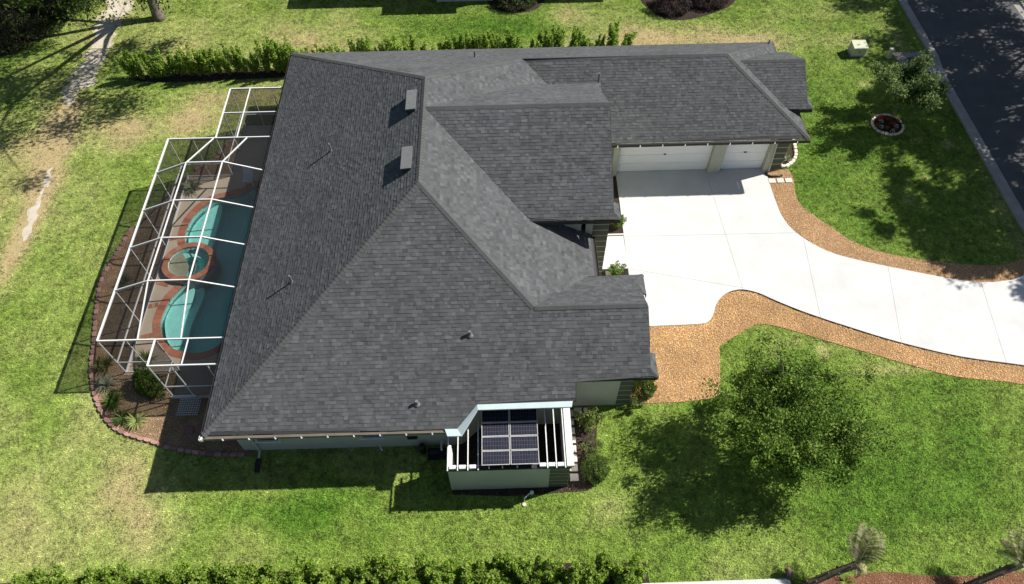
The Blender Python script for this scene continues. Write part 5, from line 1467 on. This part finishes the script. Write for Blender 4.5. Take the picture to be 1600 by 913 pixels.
# pavers beside the enclosure
for k in range(8):
    y = 1.85-k*0.40
    x = 5.78+(0.0 if k else 0.0)
    m_ = MB(); a = random.uniform(-.03, .03); m_.box(x-0.17, y-0.15, 0.02, x+0.17, y+0.15, 0.07)
    tag(m_.build('stepping_stone', M['paver'], bevel=0.01), 'pale square paver beside the side enclosure, %s from the house' % ordinal(k), 'paver', 'pale pavers beside the side enclosure')
for k, x in enumerate((6.15, 6.55)):
    m_ = MB(); m_.box(x-0.17, 1.80, 0.02, x+0.17, 2.08, 0.07)
    tag(m_.build('stepping_stone', M['paver'], bevel=0.01), 'pale paver under the stucco wall, %s of the pair' % ['left', 'right'][k], 'paver', 'pale pavers under the front wing wall')
m_ = MB(); m_.box(8.42, 2.1, 0.02, 8.66, 2.32, 0.2)
tag(m_.build('concrete_block', M['kerb'], bevel=0.015), 'grey concrete block at the foot of the front wing corner', 'block')
# walkway paver at the entry and slim white sill
m_ = MB(); m_.box(8.05, 8.95, 0.03, 8.33, 9.2, 0.07)
tag(m_.build('stepping_stone', M['paver'], bevel=0.01), 'single white square paver below the entrance walk', 'paver')
m_ = MB(); m_.box(7.95, 11.37, 0.0, 9.2, 11.46, 0.12); tag(m_.build('bed_kerb', M['concrete'], bevel=0.01), 'low white kerb between entrance walk and planting bed', 'kerb')
fill_loops('garden_bed', [[(7.72, 11.46), (9.18, 11.46), (9.22, 15.4), (7.72, 15.4)]], 0.03, M['mulch_dark'], thick=0.03, kind='structure')
fill_loops('garden_bed', [[(7.6, 8.0), (9.12, 8.0), (9.12, 9.29), (7.6, 9.29)]], 0.03, M['mulch_dark'], thick=0.03, kind='structure')
# small black and white thing on the entrance walk: a pet bowl stand
t = thing('wire_ornament', (8.12, 10.75, 0.06), 'small black wire ornament standing on the entrance walk', 'ornament')
m_ = MB(); m_.tube([(8.12, 10.75, 0.06), (8.12, 10.75, 0.09)], [0.13, 0.12], 12); m_.build('base', M['black'], t)
m_ = MB()
for k in range(7):
    a = k*0.9; m_.tube([(8.12, 10.75, 0.09), (8.12+0.1*math.cos(a), 10.75+0.1*math.sin(a), 0.25), (8.12+0.04*math.cos(a+.5), 10.75+0.04*math.sin(a+.5), 0.42)], 0.012, 5)
m_.build('wire_frame', M['black'], t)

# ring bed with flowers
rb = thing('ring_bed', (24.8, 18.85, 0), 'round flower bed ringed with cream stones under the small tree', 'flower bed')
ring_l = [(24.8+0.82*math.cos(a), 18.85+0.80*math.sin(a)) for a in np.linspace(0, 2*math.pi, 41)]
stone_line(ring_l, 0.235, rb, 0.205, 0.13, 0.07, PALE, 'palestone', False)
fill_loops('bed_soil', [[(24.8+0.76*math.cos(a), 18.85+0.74*math.sin(a)) for a in np.linspace(0, 2*math.pi, 33)[:-1]]], 0.07, M['mulch_dark'], rb, 0.06)
FLW = [((0.45, 0.04, 0.03), 'red'), ((0.75, 0.75, 0.72), 'white')]
for k in range(15):
    a = k*2.4; q = 0.16+0.5*math.sqrt(((k*7) % 15)/15.0)
    x, y = 24.8+q*math.cos(a), 18.85+q*math.sin(a)*0.95
    ci = 1 if k in (2, 5, 9, 12) else 0
    C = dome_points(60, 0.11, 0.11, 0.14, 0.02)
    fp = link_mesh('flower_plant', leaf_mesh('flower_plant', C, 0.07, MIDG), M['leaf'], None, (x, y, 0.07))
    where = 'inner' if q < 0.42 else 'outer'
    tag(fp, '%s flowering bedding plant in the %s part of the stone ringed bed' % (FLW[ci][1], where), 'flower', '%s flowers in the %s part of the ringed bed' % (FLW[ci][1], where))
    Cb = dome_points(26, 0.12, 0.12, 0.16, 0.04, 0.9); link_mesh('blossom', leaf_mesh('blossom', Cb, 0.055, [FLW[ci][0]], aspect=0.9), M['leaf'], fp)

# utility box, pedestal and storm drain
ub = thing('utility_box', (24.95, 25.2, 0), 'pale green metal transformer box standing on the lawn', 'utility box')
m_ = MB(); m_.box(24.48, 24.83, 0, 25.42, 25.62, 0.07); m_.build('pad', M['kerb'], ub)
m_ = MB(); m_.hexa([(24.52, 24.87, 0.07), (25.38, 24.87, 0.07), (25.38, 25.58, 0.07), (24.52, 25.58, 0.07)], [(24.54, 24.89, 0.60), (25.36, 24.89, 0.60), (25.36, 25.56, 0.66), (24.54, 25.56, 0.66)]); m_.build('cabinet', M['utility'], ub, bevel=0.012)
m_ = MB(); m_.hexa([(24.50, 24.82, 0.605), (25.40, 24.82, 0.605), (25.40, 25.6, 0.665), (24.50, 25.6, 0.665)], [(24.52, 24.84, 0.65), (25.38, 24.84, 0.65), (25.38, 25.58, 0.71), (24.52, 25.58, 0.71)]); m_.build('lid', M['utility'], ub, bevel=0.012)
m_ = MB(); m_.box(24.93, 24.855, 0.3, 24.97, 24.872, 0.42); m_.build('latch', M['black'], ub)
pd2 = thing('utility_pedestal', (26.75, 24.7, 0), 'slim pale green utility pedestal beside the storm drain', 'pedestal')
m_ = MB(); m_.box(26.65, 24.6, 0, 26.87, 24.82, 0.55); m_.build('body', M['utility'], pd2, bevel=0.015)
m_ = MB(); m_.box(26.63, 24.58, 0.552, 26.89, 24.84, 0.66); m_.build('cap', M['utility'], pd2, bevel=0.02)
sd = thing('storm_drain', (28.1, 24.2, 0), 'concrete storm drain top with leaf litter behind the kerb', 'storm drain')
m_ = MB(); m_.prism([(27.1, 25.1), (27.3, 23.9), (27.9, 23.2), (28.9, 23.3), (29.3, 24.6), (28.9, 25.2)], 0.0, 0.06); m_.build('slab', M['kerb'], sd, bevel=0.01)
m_ = MB(); m_.tube([(28.0, 24.3, 0.06), (28.0, 24.3, 0.085)], 0.32, 20); m_.build('manhole_cover', M['fascia'], sd)
chips('leaf_litter', [(27.1, 25.1), (27.3, 23.9), (27.9, 23.2), (28.6, 23.3), (28.8, 24.6), (28.5, 25.2)], 500, [(0.16, 0.10, 0.07), (0.26, 0.18, 0.13), (0.10, 0.07, 0.05)], 'brown leaf litter on the storm drain top', z=0.062)

# pipework beside the enclosure and equipment at the side wall
t = thing('water_pipe', (3.9, -1.62, 0), 'grey backflow pipe bend rising from the bed below the enclosure wall', 'pipe')
m_ = MB(); m_.tube([(3.75, -1.85, 0), (3.75, -1.85, 0.42), (3.80, -1.83, 0.47), (4.05, -1.62, 0.47), (4.1, -1.6, 0.42), (4.1, -1.6, 0)], 0.022, 8); m_.build('pipe', M['pvc'], t, smooth=True)
m_ = MB(); m_.tube([(4.03, -1.66, 0.42), (4.03, -1.66, 0.56)], [0.07, 0.05], 8); m_.build('valve', M['pvc'], t)
m_ = MB(); m_.tube([(3.75, -1.98, 0.02), (3.75, -1.98, 0.06)], 0.08, 10)
tag(m_.build('valve_cover', M['utility']), 'round pale green valve cover at the edge of the lawn', 'valve cover')
pe = thing('pool_pump', (0.25, 0.30, 0), 'dark pool pump standing at the shaded side wall', 'pump')
m_ = MB(); m_.box(-0.1, -0.05, 0, 0.65, 0.45, 0.06); m_.build('base', M['black'], pe)
m_ = MB(); m_.tube([(0.0, 0.2, 0.24), (0.42, 0.2, 0.24)], 0.12, 12); m_.build('motor', M['black'], pe)
m_ = MB(); m_.tube([(0.5, 0.2, 0.06), (0.5, 0.2, 0.42)], [0.12, 0.10], 12); m_.build('strainer', M['black'], pe)
m_ = MB(); m_.tube([(0.5, 0.2, 0.42), (0.5, 0.2, 0.62), (0.5, 0.55, 0.62)], 0.035, 8); m_.build('pipe', M['pvc'], pe)
m_ = MB(); m_.tube([(-0.3, 0.36, 0), (-0.3, 0.36, 0.5), (-0.3, 0.36, 0.58)], [0.15, 0.15, 0.06], 14)
tag(m_.build('pool_filter', M['black']), 'dark cylindrical pool filter left of the pump', 'filter')
m_ = MB(); m_.bar((-6.95, 0.2, 0.03), (-6.95, -0.35, 0.02), 0.22, 0.04)
tag(m_.build('splash_block', M['black']), 'dark splash block below the downspout of the side wall', 'splash block')
m_ = MB(); m_.tube([(-2.05, 0.58, 0.28), (-2.0, 0.45, 0.25), (-1.95, 0.38, 0.12)], 0.03, 8)
tag(m_.build('condensate_pipe', M['pvc']), 'short grey pipe stub at the foot of the side wall', 'pipe')

# chair inside the enclosure
ch = thing('patio_chair', (-10.05, 14.95+0.55, 0.05), 'grey and white patio chair under the screen near the house', 'chair')
m_ = MB(); m_.box(-10.3, 15.3, 0.42, -9.8, 15.8, 0.47); m_.build('seat', M['pvc'], ch)
m_ = MB(); m_.hexa([(-10.3, 15.78, 0.47), (-9.8, 15.78, 0.47), (-9.8, 15.82, 0.47), (-10.3, 15.82, 0.47)], [(-10.3, 15.95, 0.95), (-9.8, 15.95, 0.95), (-9.8, 15.99, 0.95), (-10.3, 15.99, 0.95)]); m_.build('backrest', M['pvc'], ch)
for (x, y) in ((-10.27, 15.33), (-9.83, 15.33), (-10.27, 15.77), (-9.83, 15.77)): box_part('leg', M['white'], ch, x-0.02, y-0.02, 0.05, x+0.02, y+0.02, 0.42)

# neighbouring house: its lower edge and its shadow come into view
nh = thing('neighbour_house', (0, 37, 0), 'white walled neighbouring house cut by the top edge', 'house')
box_part('wall', M['white'], nh, -6.9, 32.2, 0, -0.75, 44, 2.7); box_part('wall', M['white'], nh, -0.75, 31.5, 0, 2.92, 44, 2.68); box_part('wall', M['white'], nh, 2.92, 33, 0, 12, 44, 2.7)
def hip(x0, y0, x1, y1, z, sl=0.5):
    r_ = MB(); w = min(x1-x0, y1-y0)/2; h = w*sl
    if x1-x0 >= y1-y0: a, c = (x0+w, (y0+y1)/2, z+h), (x1-w, (y0+y1)/2, z+h); fs = [[(x0, y0, z), (x1, y0, z), c, a], [(x1, y1, z), (x0, y1, z), a, c], [(x0, y1, z), (x0, y0, z), a], [(x1, y0, z), (x1, y1, z), c]]
    else: a, c = ((x0+x1)/2, y0+w, z+h), ((x0+x1)/2, y1-w, z+h); fs = [[(x0, y0, z), (x1, y0, z), a], [(x1, y0, z), (x1, y1, z), c, a], [(x1, y1, z), (x0, y1, z), c], [(x0, y1, z), (x0, y0, z), a, c]]
    for f in fs: r_.poly(f)
    r_.poly([(x0, y0, z-0.15), (x0, y1, z-0.15), (x1, y1, z-0.15), (x1, y0, z-0.15)])
    for p, q in (((x0, y0), (x1, y0)), ((x1, y0), (x1, y1)), ((x1, y1), (x0, y1)), ((x0, y1), (x0, y0))): r_.poly([(*p, z-0.15), (*q, z-0.15), (*q, z), (*p, z)])
    return r_
hip(-7.5, 32.0, 13, 45, 2.9).build('roof', M['roofdeck'], nh); hip(-1.3, 31.1, 3.4, 40, 2.88).build('roof', M['roofdeck'], nh)
w_ = MB(); w_.box(0.4, 31.46, 0.9, 1.8, 31.50, 2.1); f_ = w_.build('window', M['white'], nh); w_ = MB(); w_.box(0.48, 31.44, 0.98, 1.72, 31.458, 2.02); w_.build('pane', M['glass'], f_)
